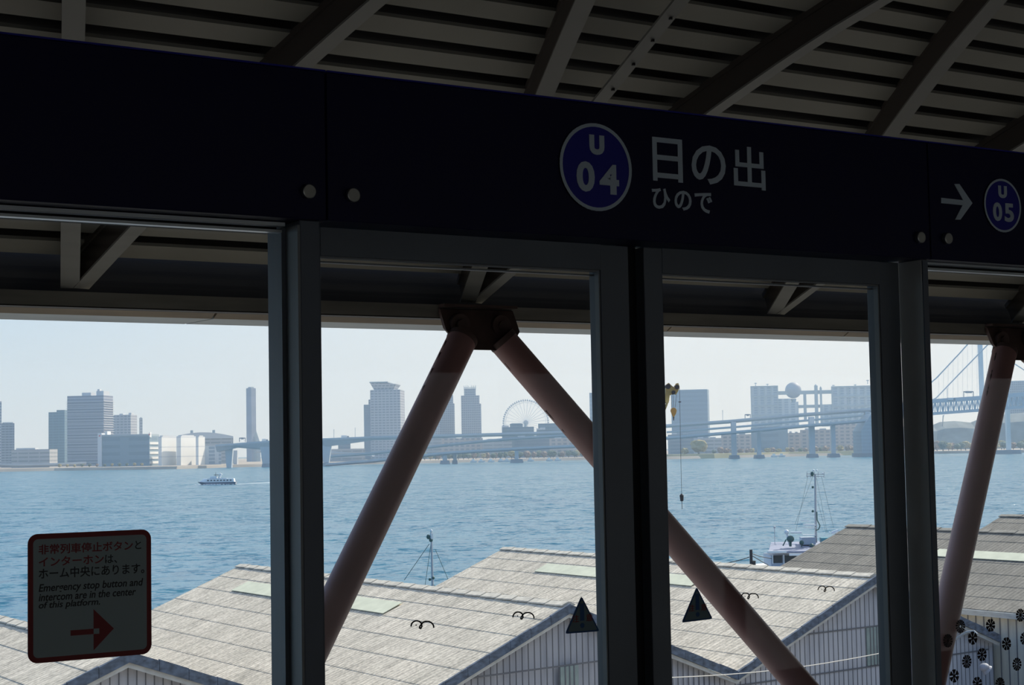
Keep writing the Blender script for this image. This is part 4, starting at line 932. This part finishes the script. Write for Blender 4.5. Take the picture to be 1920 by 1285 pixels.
# low blocks in front of the wheel
bld('dark low block below the wheel hub', 956, 980, 795, 2500, m=F_DARK, depth=20, extras=[(.1, .9, .1, .9, 0, .8, 'parapet', m_plain)])
bld('grey hall joined to the dark block below the wheel', 941, 1001, 801, 2440, m=F_DARK, depth=24, extras=[(.0, .22, .0, .6, 0, 2.2, 'white_roof_plant', m_plant), (.7, .76, .2, .6, 0, 6, 'stack', m_plain)])
bld('long flat dark hall right of the wheel hub', 1009, 1075, 794, 2500, m=F_DARK, depth=24, extras=[(.05, .2, -.3, 0, -10, -6, 'white_awning', m_plant)])
bld('low annex at the right of the wheel under the flat hall', 1006, 1150, 805, 2440, m=F_DARK, depth=24, extras=[(.0, .1, .0, .4, 0, 2, 'roof_plant', m_plant), (.78, .82, .0, .4, 0, 5, 'white_roof_plant', m_plant)])
# town under and behind the viaduct
town = [(757, 830, 815, 2500, F_LOW), (829, 905, 822, 2480, F_MIX), (905, 960, 826, 2400, F_LOW), (960, 1030, 820, 2350, F_DARK), (1030, 1095, 822, 2320, F_MIX), (1095, 1150, 818, 2340, F_LOW),
        (1252, 1300, 815, 2300, F_DARK), (1300, 1352, 822, 2350, F_LOW), (1352, 1408, 815, 2400, F_MIX), (1408, 1476, 801, 2300, F_WAVE), (1476, 1500, 812, 2350, F_MIX), (1500, 1560, 806, 2320, F_MIX), (1560, 1616, 795, 2380, F_MIX), (1750, 1790, 826, 2500, F_LOW), (1640, 1668, 800, 2500, F_LOW)]
tl = ['low pale block between the hotel and apartment towers', 'low town block below the stepped apartment block', 'low pale hall left of the dark block below the wheel', 'dark low building behind the bridge pier below the wheel', 'cluttered low building below the long flat hall', 'low pale building beside the left door stile',
      'dark low building just right of the door stiles', 'low building above the round yellow tree', 'low town block left of the first twin bridge pier', 'green grey office with white window bars below the broadcast building', 'narrow town block right of the green grey office', 'white striped shopping block behind the twin piers', 'town block left of the bridge anchorage', 'pale low buildings at the foot of the hill right', 'low building beyond the bridge anchorage']
for (x0, x1, y, D_, m), lab in zip(town, tl):
    w = x1-x0
    bld(lab, x0, x1, y, D_, m=m, depth=16, extras=[(.15, .35, .1, .6, 0, 2.2, 'roof_plant', m_plant), (.6, .8, .1, .6, 0, 1.4, 'roof_plant', m_plain)])
bld('grey block building at the right picture edge behind the truss deck', 1884, 1990, 716, 2700, m=F_TWIN, extras=[(.1, .5, .1, .6, 0, 2, 'roof_plant', m_plain)])

# broadcast building with a sphere
D = 3150.; f = D/FPX; p = at(1408, 724, D)
az = math.atan((1520-960)/FPX)
fb = empty('broadcast_building', (p.x, p.y, -13), rz=-PSI-az, local=True, label='steel framed twin block building joined by bridges with a big sphere', cat='building', group='far skyline buildings')
def lx(px): return (px-1408)*f
def lz(px, py): return at(px, py, D).z+13
def fbx(x0, x1, y0, y1, d0, d1, nm, m, par=None): return MB().box(lx(x0), lx(x1), d0, d1, lz((x0+x1)/2, y1), lz((x0+x1)/2, y0)).build(nm, m, par or fb)
wA = MB().box(lx(1408), lx(1457), 0, 60, 0, lz(1430, 724)).build('office_block', F_FUJI, fb)
wB = MB().box(lx(1556.5), lx(1630.5), 0, 60, 0, lz(1590, 725)).build('office_block', F_FUJI, fb)
def grid(x0, x1, yt, n, par):
    mb = MB(); zt = lz((x0+x1)/2, yt)
    for k in range(n+1): xx = lx(x0)+(lx(x1)-lx(x0))*k/n; mb.box(xx-1, xx+1, -3, 0, 0, zt)
    for z in range(9): zz = zt-z*18; mb.box(lx(x0), lx(x1), -2.6, 0, zz-2.4, zz)
    mb.build('steel_frame', m_plain, par)
grid(1408, 1457, 724, 4, wA); grid(1556.5, 1630.5, 725, 5, wB)
fbx(1457, 1556.5, 733, 739.5, 10, 30, 'sky_bridge', m_plain); fbx(1494, 1556.5, 759.5, 765, 10, 30, 'sky_bridge', m_plain)
fbx(1504, 1509.5, 739, 790, 8, 32, 'bridge_tower', m_plain); fbx(1457, 1481, 748, 800, 5, 50, 'middle_block', F_FUJI); fbx(1481, 1494.5, 754, 800, 5, 50, 'middle_block', F_FUJI)
fbx(1537, 1557, 759, 800, 5, 50, 'middle_block', F_FUJI)
for a, b, y in ((1524.5, 1531, 724), (1534.5, 1538.5, 728)):
    fbx(a, b, y, 800, 4, 24, 'bridge_tower', m_plain); mb = MB(); mb.tube((lx((a+b)/2), 14, lz(a, y)), (lx((a+b)/2), 14, lz(a, y-3)), (lx(b)-lx(a))/2, .5, n=10); mb.build('cap', m_plain, fb)
mb = MB(); mb.ball((lx(1485.7), 20, lz(1486, 732)), 15.2*f, n=28, m=18); mb.build('sphere', mat('titanium_sphere', (.30, .33, .40), .6), fb, smooth=True)
mb = MB(); mb.tube((lx(1486), 20, lz(1486, 748)), (lx(1486), 20, lz(1486, 756)), 5*f, 4*f, n=12); mb.build('sphere_base', m_plain, fb)
for px, y in ((1416, 717), (1438, 719), (1560, 722), (1600, 721), (1623, 713)):
    mb = MB(); mb.tube((lx(px), 20, lz(px, y+8)), (lx(px), 20, lz(px, y)), 1.0, .5, n=6); mb.bar((lx(px-2.5), 20, lz(px, y+1.5)), (lx(px+2.5), 20, lz(px, y+1.5)), 1, 1.4); mb.build('antenna', m_plain, fb)

# ferris wheel
D = 3100.; f = D/FPX; c = at(986, 793, D)
m_whl = mat('wheel_white', (.70, .74, .78), .5); m_gon = mat('gondola_grey', (.42, .48, .55), .5)
fw = empty('ferris_wheel', (c.x, c.y, -13), rz=-PSI-math.atan(26/FPX), local=True, label='giant pale ferris wheel above the low halls across the bay', cat='ferris wheel')
hz = c.z+13; rr = 42*f; NS = 32
for r_, t_ in ((rr*.97, .55), (rr*.90, .4)):
    mb = MB()
    P = [Vector((r_*math.cos(2*math.pi*k/64), 0, hz+r_*math.sin(2*math.pi*k/64))) for k in range(65)]
    mb.path(P, t_, 5); mb.build('rim', m_whl, fw)
mb = MB()
for k in range(NS): a = 2*math.pi*(k+.5)/NS; mb.tube((4*math.cos(a), 0, hz+4*math.sin(a)), (rr*.97*math.cos(a), 0, hz+rr*.97*math.sin(a)), .34, n=4)
mb.build('spokes', m_whl, fw)
mb = MB(); mb.tube((0, -4, hz), (0, 4, hz), 4.5, n=16); mb.build('hub', m_gon, fw)
for k in range(NS*2):
    a = 2*math.pi*k/(NS*2); 
    if math.sin(a) < -.35: continue
    mb = MB(); mb.ball((rr*1.01*math.cos(a), 0, hz+rr*1.01*math.sin(a)), 1.5, sz=1.15, n=8, m=5); mb.build('gondola', m_gon, fw)
mb = MB()
for s in (-1, 1): mb.tube((0, 0, hz), (s*22, 0, 0), 1.2, .9, n=8); 
mb.build('support_leg', m_whl, fw)

# ---- viaducts and bridge
m_deck = mat('bridge_concrete_deck', (.47, .48, .50), .7); m_pier = mat('bridge_pier_concrete', (.50, .54, .58), .7); m_found = mat('pier_foundation', (.24, .27, .31), .8); m_truss = mat('bridge_steel', (.48, .54, .60), .6)
def deck(name, label, pts, w, th, rail=1.2, girder=None):
    P = [at(x, y, D_) for x, y, D_ in pts]; e = empty(name, (P[0].x, P[0].y, P[0].z-th), label=label, cat='bridge', group='viaduct decks')
    secs = []; sr = []; sl = []; sg = []
    for i, p in enumerate(P):
        t = (P[min(i+1, len(P)-1)]-P[max(i-1, 0)]); t.z = 0; t.normalize(); s = Vector((t.y, -t.x, 0))
        g = girder[i] if girder else 0
        if s.dot(FH) > 0: s = -s
        n = s*w/2; u = Vector((0, 0, 1))
        secs.append([p-n-u*rail, p+n-u*rail, p+n-u*(rail+th*.3), p+n*.55-u*(th+g), p-n*.55-u*(th+g), p-n-u*(rail+th*.3)])
        sr.append([p+n*.96-u*rail, p+n-u*rail, p+n, p+n*.96]); sl.append([p-n*.96-u*rail, p-n-u*rail, p-n, p-n*.96])
    mb = MB(); mb.sweep(secs); mb.build('deck', m_deck, e)
    mb = MB(); mb.sweep(sr); mb.build('parapet', m_pier, e); mb = MB(); mb.sweep(sl); mb.build('parapet', m_pier, e)
    return e, P
def pier(label, px, ytop, D_, w, dp=4, fw=None, splay=0, base=True, grp='bridge piers in the bay'):
    t = at(px, ytop, D_); e = empty('bridge_pier', (t.x, t.y, SEA), rz=-PSI, local=True, label=label, cat='pier', group=grp)
    H = t.z-SEA; k = D_/FPX; W_ = w*k
    mb = MB(); a = W_/2; b = a+splay*k
    mb.hexa([Vector(q) for q in [(-a, -dp, 0), (a, -dp, 0), (a, dp, 0), (-a, dp, 0), (-b, -dp, H), (b, -dp, H), (b, dp, H), (-b, dp, H)]]); mb.build('column', m_pier, e)
    if base:
        fw_ = (fw or w*1.8)*k/2
        MB().hexa([Vector(q) for q in [(-fw_*1.1, -9, -1), (fw_*1.1, -9, -1), (fw_*1.1, 9, -1), (-fw_*1.1, 9, -1), (-fw_*.9, -8, 4.2), (fw_*.9, -8, 4.2), (fw_*.9, 8, 4.2), (-fw_*.9, 8, 4.2)]]).build('foundation', m_found, e)
    return e
d1, _ = deck('expressway_deck', 'upper grey viaduct deck crossing the whole bay', [(410, 834, 1975), (445, 831.5, 1965), (500, 827, 1960), (560, 824.5, 1955), (615, 822, 1950), (700, 818.5, 1945), (850, 814.5, 1940), (955, 811.5, 1935), (1060, 808.5, 1930), (1140, 804, 1925), (1250, 796, 1920), (1370, 787.5, 1910), (1500, 775.5, 1900), (1600, 768, 1890), (1668, 763.5, 1880)], 14, 3.6,
         girder=[5, 1.5, 7, 1.0, 6, 1, .5, .5, .5, .5, .5, .5, .5, .5, .5])
d2, _ = deck('ramp_deck', 'ramp deck climbing from behind the left brace leg to the upper deck', [(612, 854, 2010), (700, 848, 1995), (790, 838, 1985), (850, 831, 1978), (920, 824, 1972), (975, 819.5, 1965), (1060, 814.5, 1960), (1150, 809.5, 1955)], 10, 3.2)
d3, _ = deck('lower_deck', 'lower viaduct deck beneath the upper one', [(612, 869, 1930), (700, 862, 1925), (790, 852, 1920), (850, 846.5, 1915), (965, 839.5, 1905), (1075, 834.5, 1900), (1150, 829, 1895), (1250, 819, 1890), (1400, 806.5, 1880), (1500, 797, 1870), (1600, 788.5, 1865), (1668, 782, 1860)], 13, 3.6)
deck('lower_ramp_deck', 'narrow lower ramp between the two main decks at right', [(1250, 809, 1990), (1330, 803, 1985), (1400, 797.5, 1975), (1500, 788, 1960), (1600, 779, 1950), (1668, 773, 1940)], 9, 2.4)
deck('low_bridge_deck', 'low dark bridge over an inlet at the far left', [(-60, 868, 2030), (40, 870, 2020), (115, 868.5, 2030), (160, 866, 2045)], 10, 4)
deck('side_ramp_deck', 'thin side ramp behind the bridge piers at left', [(480, 846, 2120), (545, 843, 2120), (615, 846, 2110), (700, 853, 2090)], 8, 2)
for lab, px, yt, D_, w, kw in (
    ('slanted pier at the left end of the viaduct', 430, 840, 1975, 9, dict(splay=3, base=False)),
    ('thin pier behind the left end of the viaduct', 442, 845, 2070, 6, dict(splay=1, base=False)),
    ('wide flared pier right of the slim tower', 501, 838, 1958, 15, dict(splay=5, fw=17)),
    ('pier seen just right of the left post', 612, 833, 1950, 8, dict(splay=6, fw=12)),
    ('short pier behind the left brace leg at right', 834, 848, 1918, 8, dict(fw=17)),
    ('short twin pier right of the left brace leg', 853, 848, 1925, 7, dict(fw=10)),
    ('pier on a dark foundation below the wheel', 968.5, 841, 1905, 7.5, dict(fw=24)),
    ('pier on the shore left of the door stiles', 1108, 834, 1930, 6, dict(fw=9)),
    ('left pier of the first pair right of the hook', 1375, 791, 1905, 8.5, dict(fw=17)),
    ('right pier of the first pair right of the hook', 1422, 806, 1890, 7, dict(fw=17)),
    ('left pier of the pair below the sphere', 1521, 782, 1880, 9.5, dict(fw=18)),
    ('right pier of the pair below the sphere', 1561, 790, 1875, 7, dict(fw=19)),
    ('pier top rising beside the anchorage', 1625, 772, 1885, 8, dict(fw=8))):
    pier(lab, px, yt, D_, w, **kw)
# anchorage
D = 1850.; f = D/FPX; a = [at(x, 790, D).to_2d().to_3d() for x in (1614, 1634, 1690)]
e = empty('bridge_anchorage', (a[0].x, a[0].y, SEA), label='huge blue grey concrete bridge anchorage block behind the right stile', cat='bridge')
zt = at(1650, 776, D).z; zs = at(1616, 808, D).z; off = FH*45
mb = MB(); mb.prism([a[0]+Vector((0, 0, SEA+4)), a[2]+Vector((0, 0, SEA+4)), a[2]+Vector((0, 0, zt+4)), a[1]+Vector((0, 0, zt)), a[0]+Vector((0, 0, zs))], off); mb.build('block', facade('ribbed_concrete', (.33, .40, .46), (.30, .36, .42), 4, .5, 500, 0), e)
mb = MB(); mb.prism([a[0]-RH*1.5+Vector((0, 0, SEA-.5)), a[2]+Vector((0, 0, SEA-.5)), a[2]+Vector((0, 0, SEA+4)), a[0]-RH*1.5+Vector((0, 0, SEA+4))], off*1.05); mb.build('base', m_found, e)
# suspension bridge: double deck truss, tower, cables
tb = empty('suspension_bridge', at(1840, 760, 1900), label='suspension bridge with white tower, cables and double deck truss at the right', cat='bridge')
def T(x, y, D_=1850): return at(x, y, D_)
top = [(1668, 762, 1860), (1756, 752, 1855), (1850, 745.5, 1850), (1960, 736, 1845)]; bot = [(1668, 785, 1860), (1756, 775.5, 1855), (1850, 768.5, 1850), (1960, 760, 1845)]
mb = MB(); mb2 = MB()
for pts, h in ((top, 3.2), (bot, 3.0)):
    for a, b in zip(pts, pts[1:]):
        for o in (0, 11, 22): mb.bar(T(*a)+FH*o, T(*b)+FH*o, 1.2, 4.4 if pts is top else 3.2)
        mb2.bar(T(*a)+FH*11, T(*b)+FH*11, 21, .8)
mb.build('chord', m_truss, tb); mb2.build('roadway', m_deck, tb)
def lerpP(pts, x):
    for a, b in zip(pts, pts[1:]):
        if a[0] <= x <= b[0]: u = (x-a[0])/(b[0]-a[0]); return T(x, a[1]+(b[1]-a[1])*u, a[2]+(b[2]-a[2])*u)
mb = MB(); x = 1668; k = 0
while x < 1948:
    A, B_, C_ = lerpP(top, x), lerpP(bot, x), lerpP(bot, x+5) ; A2 = lerpP(top, x+5)
    mb.tube(A, B_, .7, n=4); mb.tube(A if k % 2 else B_, C_ if k % 2 else A2, .8, n=4)
    mb.tube(A+FH*22, C_+FH*22 if k % 2 else B_+FH*22, .7, n=4)
    x += 5; k += 1
mb.build('truss_web', m_truss, tb)
TWD = 1900
for px in (1835.5, 1882):
    a = at(px, 590, TWD); b = Vector((a.x, a.y, SEA))
    mb = MB(); w0 = 6.5*TWD/FPX; mb.hexa([b-RH*w0*.55-FH*3, b+RH*w0*.55-FH*3, b+RH*w0*.55+FH*3, b-RH*w0*.55+FH*3, a-RH*w0*.5-FH*3, a+RH*w0*.5-FH*3, a+RH*w0*.5+FH*3, a-RH*w0*.5+FH*3]); mb.build('tower_leg', mat('tower_white', (.62, .70, .76), .5), tb)
b = at(1882, 850, 1880); b.z = SEA
mb = MB(); mb.hexa([b-RH*28-FH*14+Vector((0, 0, -1)), b+RH*16-FH*14+Vector((0, 0, -1)), b+RH*16+FH*14+Vector((0, 0, -1)), b-RH*28+FH*14+Vector((0, 0, -1)), b-RH*27-FH*13+Vector((0, 0, 4.5)), b+RH*15-FH*13+Vector((0, 0, 4.5)), b+RH*15+FH*13+Vector((0, 0, 4.5)), b-RH*27+FH*13+Vector((0, 0, 4.5))]); mb.build('tower_foundation', m_found, tb)
for tops, ln in ((( 1835.5, 596), [(1668, 764), (1700, 757), (1756, 709), (1800, 662), (1835.5, 622)]), ((1882, 596), [(1690, 783), (1756, 746), (1800, 700), (1840, 659), (1882, 616)])):
    P = [T(x, y, 1860 if tops[0] < 1850 else 1885) for x, y in ln]
    mb = MB(); mb.path(P, .75, 6); mb.build('main_cable', m_truss, tb)
    mb = MB(); x = 1760
    while x < tops[0]:
        for (xa_, ya), (xb2, yb) in zip(ln, ln[1:]):
            if xa_ <= x <= xb2:
                y = ya+(yb-ya)*(x-xa_)/(xb2-xa_); D_ = 1860 if tops[0] < 1850 else 1885
                mb.tube(T(x, y, D_), T(x, 751, D_), .13, n=4)
        x += 9
    mb.build('hanger', m_truss, tb)
mb = MB(); mb.path([T(1835.5, 622, 1860), T(1880, 668, 1862), T(1960, 720, 1865)], .6, 6); mb.path([T(1882, 616, 1885), T(1960, 690, 1885)], .6, 6); mb.build('main_cable', m_truss, tb)
# gantries on the decks
for lab, x0, x1, yt, yb, D_ in (('sign gantry on the upper deck left of the broadcast building', 1397, 1407, 777, 786, 1905), ('sign gantry above the truss deck of the suspension bridge', 1807, 1825, 734, 748, 1855), ('dark sign board over the left end of the viaduct', 449, 460, 821, 829, 1965)):
    mb = MB(); mb.tube(at(x0, yb, D_), at(x0, yt, D_), .45, n=5); mb.tube(at(x1, yb, D_), at(x1, yt, D_), .45, n=5); mb.bar(at(x0, yt+1, D_), at(x1, yt+1, D_), .8, 1.2); mb.bar(at(x0+3, yt+1.5, D_-1), at(x1-3, yt+1.5, D_-1), .6, 2.2)
    mb.build('sign_gantry', m_found, label=lab, cat='gantry')
for lab, x, y0, y1, D_ in (('lamp post left of the round tree near the slab tower', 1355, 770, 789, 1910), ('lamp post on the ramp left of the crowned hotel', 626, 806, 822, 1950), ('second lamp post on the ramp left of the crowned hotel', 666, 803, 820, 1948), ('lamp post above the truss deck left of the gantry', 1776, 729, 751, 1855)):
    mb = MB(); mb.tube(at(x, y1, D_), at(x, y0, D_), .3, n=5); mb.bar(at(x-1.5, y0, D_), at(x+1.5, y0, D_), .3, .3); mb.build('lamp_post', m_truss, label=lab, cat='lamp post')
# cars on the deck
m_car = mat('pale_lorry', (.7, .72, .74), .4)
for lab, x, y, D_, L_ in (('pale lorry on the ramp just right of the left post', 647, 819.5, 1948, 9), ('dark lorry on the truss deck near the right picture edge', 1784, 749, 1853, 8), ('pale van on the viaduct right of the slim tower', 497, 826, 1960, 7)):
    p = at(x, y, D_); e = empty('lorry', (p.x, p.y, p.z-1.5), rz=-PSI, local=True, label=lab, cat='lorry'); MB().box(-L_/2, L_/2-2.2, -1.2, 1.2, .6, 3.2).build('cargo_box', m_car, e); MB().box(L_/2-2, L_/2, -1.1, 1.1, .6, 2.6).build('cab', m_found, e); MB().box(-L_/2, L_/2, -1.1, 1.1, 0, .6).build('chassis', m_found, e)

# ---- trees and hill on the far shore
m_tree = [mat('tree_dark', (.12, .15, .10), .9, var=.3, scale=.3), mat('tree_yellow', (.34, .28, .12), .9, var=.3, scale=.3), mat('tree_brown', (.27, .20, .15), .9, var=.3, scale=.3)]
m_trunk = mat('trunk', (.15, .12, .1), .9)
def crown(seed):
    bm = bmesh.new(); bmesh.ops.create_icosphere(bm, subdivisions=3, radius=1)
    for vv in bm.verts: vv.co *= 1+.38*noise.noise(vv.co*1.7+Vector((seed*7, 0, 0)))+.16*noise.noise(vv.co*5+Vector((seed, 3, 0))); vv.co.z *= .85
    mb = MB(); mb.add([vv.co.copy() for vv in bm.verts], [tuple(x.index for x in fc.verts) for fc in bm.faces]); bm.free(); return mb
protos = []
for k in range(3):
    e = empty('tree', (0, 0, 0), local=True); mb = crown(k+1); mb.v = [q*Vector((1, 1, 1)).x+Vector((0, 0, 1.35)) for q in mb.v]; c_ = mb.build('crown', m_tree[k], e); MB().tube((0, 0, 0), (0, 0, .9), .12, .08, n=6).build('trunk', m_trunk, e)
    protos.append(e)
kl = ['dark green', 'yellowing', 'bare brown']
def tree(k, px, ybase, D_, s, lab, grp, first=[0, 0, 0]):
    p = wpt(px, D_); z = -12.7
    if not first[k]: first[k] = 1; o = protos[k]
    else:
        o = protos[k].copy(); COL.objects.link(o)
        for ch in protos[k].children: c_ = ch.copy(); COL.objects.link(c_); c_.parent = o
    o.location = (p.x, p.y, z); o.scale = (s*random.uniform(.9, 1.3), s, s); o.rotation_euler = (0, 0, random.uniform(0, 6))
    o['label'] = lab; o['category'] = 'tree'; o['group'] = grp
for i in range(44):
    px = 742+i*9.0+random.uniform(-3, 3)
    k = random.choice((0, 0, 0, 1, 2)); tree(k, px, 860, random.uniform(2150, 2220), random.uniform(3.2, 4.6), '%s tree in the shore belt under the viaduct left of the door stiles' % kl[k], 'shore trees, %s, left of the door stiles' % kl[k])
for i in range(24):
    px = 1338+i*12.5+random.uniform(-3, 3)
    k = random.choice((0, 1, 2, 2)); tree(k, px, 860, random.uniform(2130, 2200), random.uniform(3.0, 4.6), '%s tree on the shore under the viaduct between hook and anchorage' % kl[k], 'shore trees, %s, right of the hook' % kl[k])
tree(1, 1310, 860, 2060, 9.0, 'large round yellowing tree behind the hanging weight line', 'single trees')
tree(1, 1284, 860, 2060, 4.5, 'small yellow bush left of the large round tree', 'single trees')
for i in range(22):
    px = 1750+i*9+random.uniform(-3, 3)
    k = random.choice((0, 1, 2)); tree(k, px, 850, random.uniform(2100, 2200), random.uniform(4, 6), '%s tree on the island shore at the right edge' % kl[k], 'island trees, %s, right edge' % kl[k])
for i in range(12):
    px = 112+i*14; k = random.choice((0, 1, 2)); tree(k, px, 870, 2020, random.uniform(1.4, 2.2), 'small %s tree on the left quay below the towers' % kl[k], 'quay trees, %s, left' % kl[k])
mb = MB(); prf = [(1640, 815), (1700, 800), (1757, 797), (1772, 791), (1800, 789), (1830, 792), (1860, 780), (1900, 776), (1960, 770), (2040, 790)]
secs = []
for x, y in prf:
    for sub in (0,):
        a = at(x, y, 2450); b = wpt(x, 2420); c_ = wpt(x, 2600)
        secs.append([Vector((b.x, b.y, -13)), Vector((a.x, a.y, a.z*.75-3)), Vector((a.x, a.y, a.z))+FH*30, Vector((c_.x, c_.y, -13))])
mb.sweep(secs); mb.build('hill', mat('wooded_hill', (.16, .19, .20), .9, var=.4, scale=.05), kind='structure')
# little moored boats along the far shore
boats = [(888, 864), (903, 864), (921, 863.5), (940, 863.5), (951, 863), (995, 862.5), (1030, 861.5), (1046, 861), (1452, 848), (1466, 850)]
proto = None
for i, (x, y) in enumerate(boats):
    p = wpt(x, 2070 if x < 1200 else 2040)
    if proto is None:
        e = empty('moored_boat', (p.x, p.y, SEA), rz=-PSI, local=True)
        MB().hexa([Vector(q) for q in [(-4, -1.2, 0), (3, -1.2, 0), (3, 1.2, 0), (-4, 1.2, 0), (-4.4, -1.7, 2), (4.6, -1.7, 2), (4.6, 1.7, 2), (-4.4, 1.7, 2)]]).build('hull', m_fw, e); MB().box(-2.5, 1, -1.1, 1.1, 2, 4.2).build('cabin', m_fw, e); proto = e
        o = e
    else:
        o = proto.copy(); COL.objects.link(o); o.location = (p.x, p.y, SEA)
        for ch in proto.children: c_ = ch.copy(); COL.objects.link(c_); c_.parent = o
    o['category'] = 'boat'; o['group'] = 'small boats moored at the far shore' + (' left' if x < 1200 else ' right')
    o['label'] = 'small white boat moored at the far shore below the wheel' if x < 1200 else 'small white boat moored between the bridge pier pairs'

# ------------------------------------------------------------------ haze over the bay
hz_m = bpy.data.materials.new('bay_haze'); hz_m.use_nodes = True; nt = hz_m.node_tree; nt.nodes.clear()
o_ = N(nt, 'ShaderNodeOutputMaterial'); vs_ = N(nt, 'ShaderNodeVolumeScatter'); vs_.inputs['Density'].default_value = 2.2e-4; vs_.inputs['Color'].default_value = (.50, .73, 1, 1); vs_.inputs['Anisotropy'].default_value = .2
nt.links.new(vs_.outputs[0], o_.inputs['Volume'])
c = FH*500; q = [c-RH*900, c+RH*900, FH*4200+RH*2600, FH*4200-RH*2600]
mb = MB(); mb.hexa([p+Vector((0, 0, SEA-.5)) for p in q]+[p+Vector((0, 0, 260)) for p in q]); hzo = mb.build('haze', hz_m, label='thin pale blue haze over the bay in front of the skyline', cat='haze', kind='stuff')

mb = MB(); mb.tube(at(1767, 800, 2420), at(1768.5, 779, 2420), .7, n=5); mb.tube(at(1767.5, 787, 2420), at(1770, 778, 2420), .4, n=4)
mb.build('tower_crane', m_found, label='tiny tower crane on the hill under the suspension bridge', cat='crane')
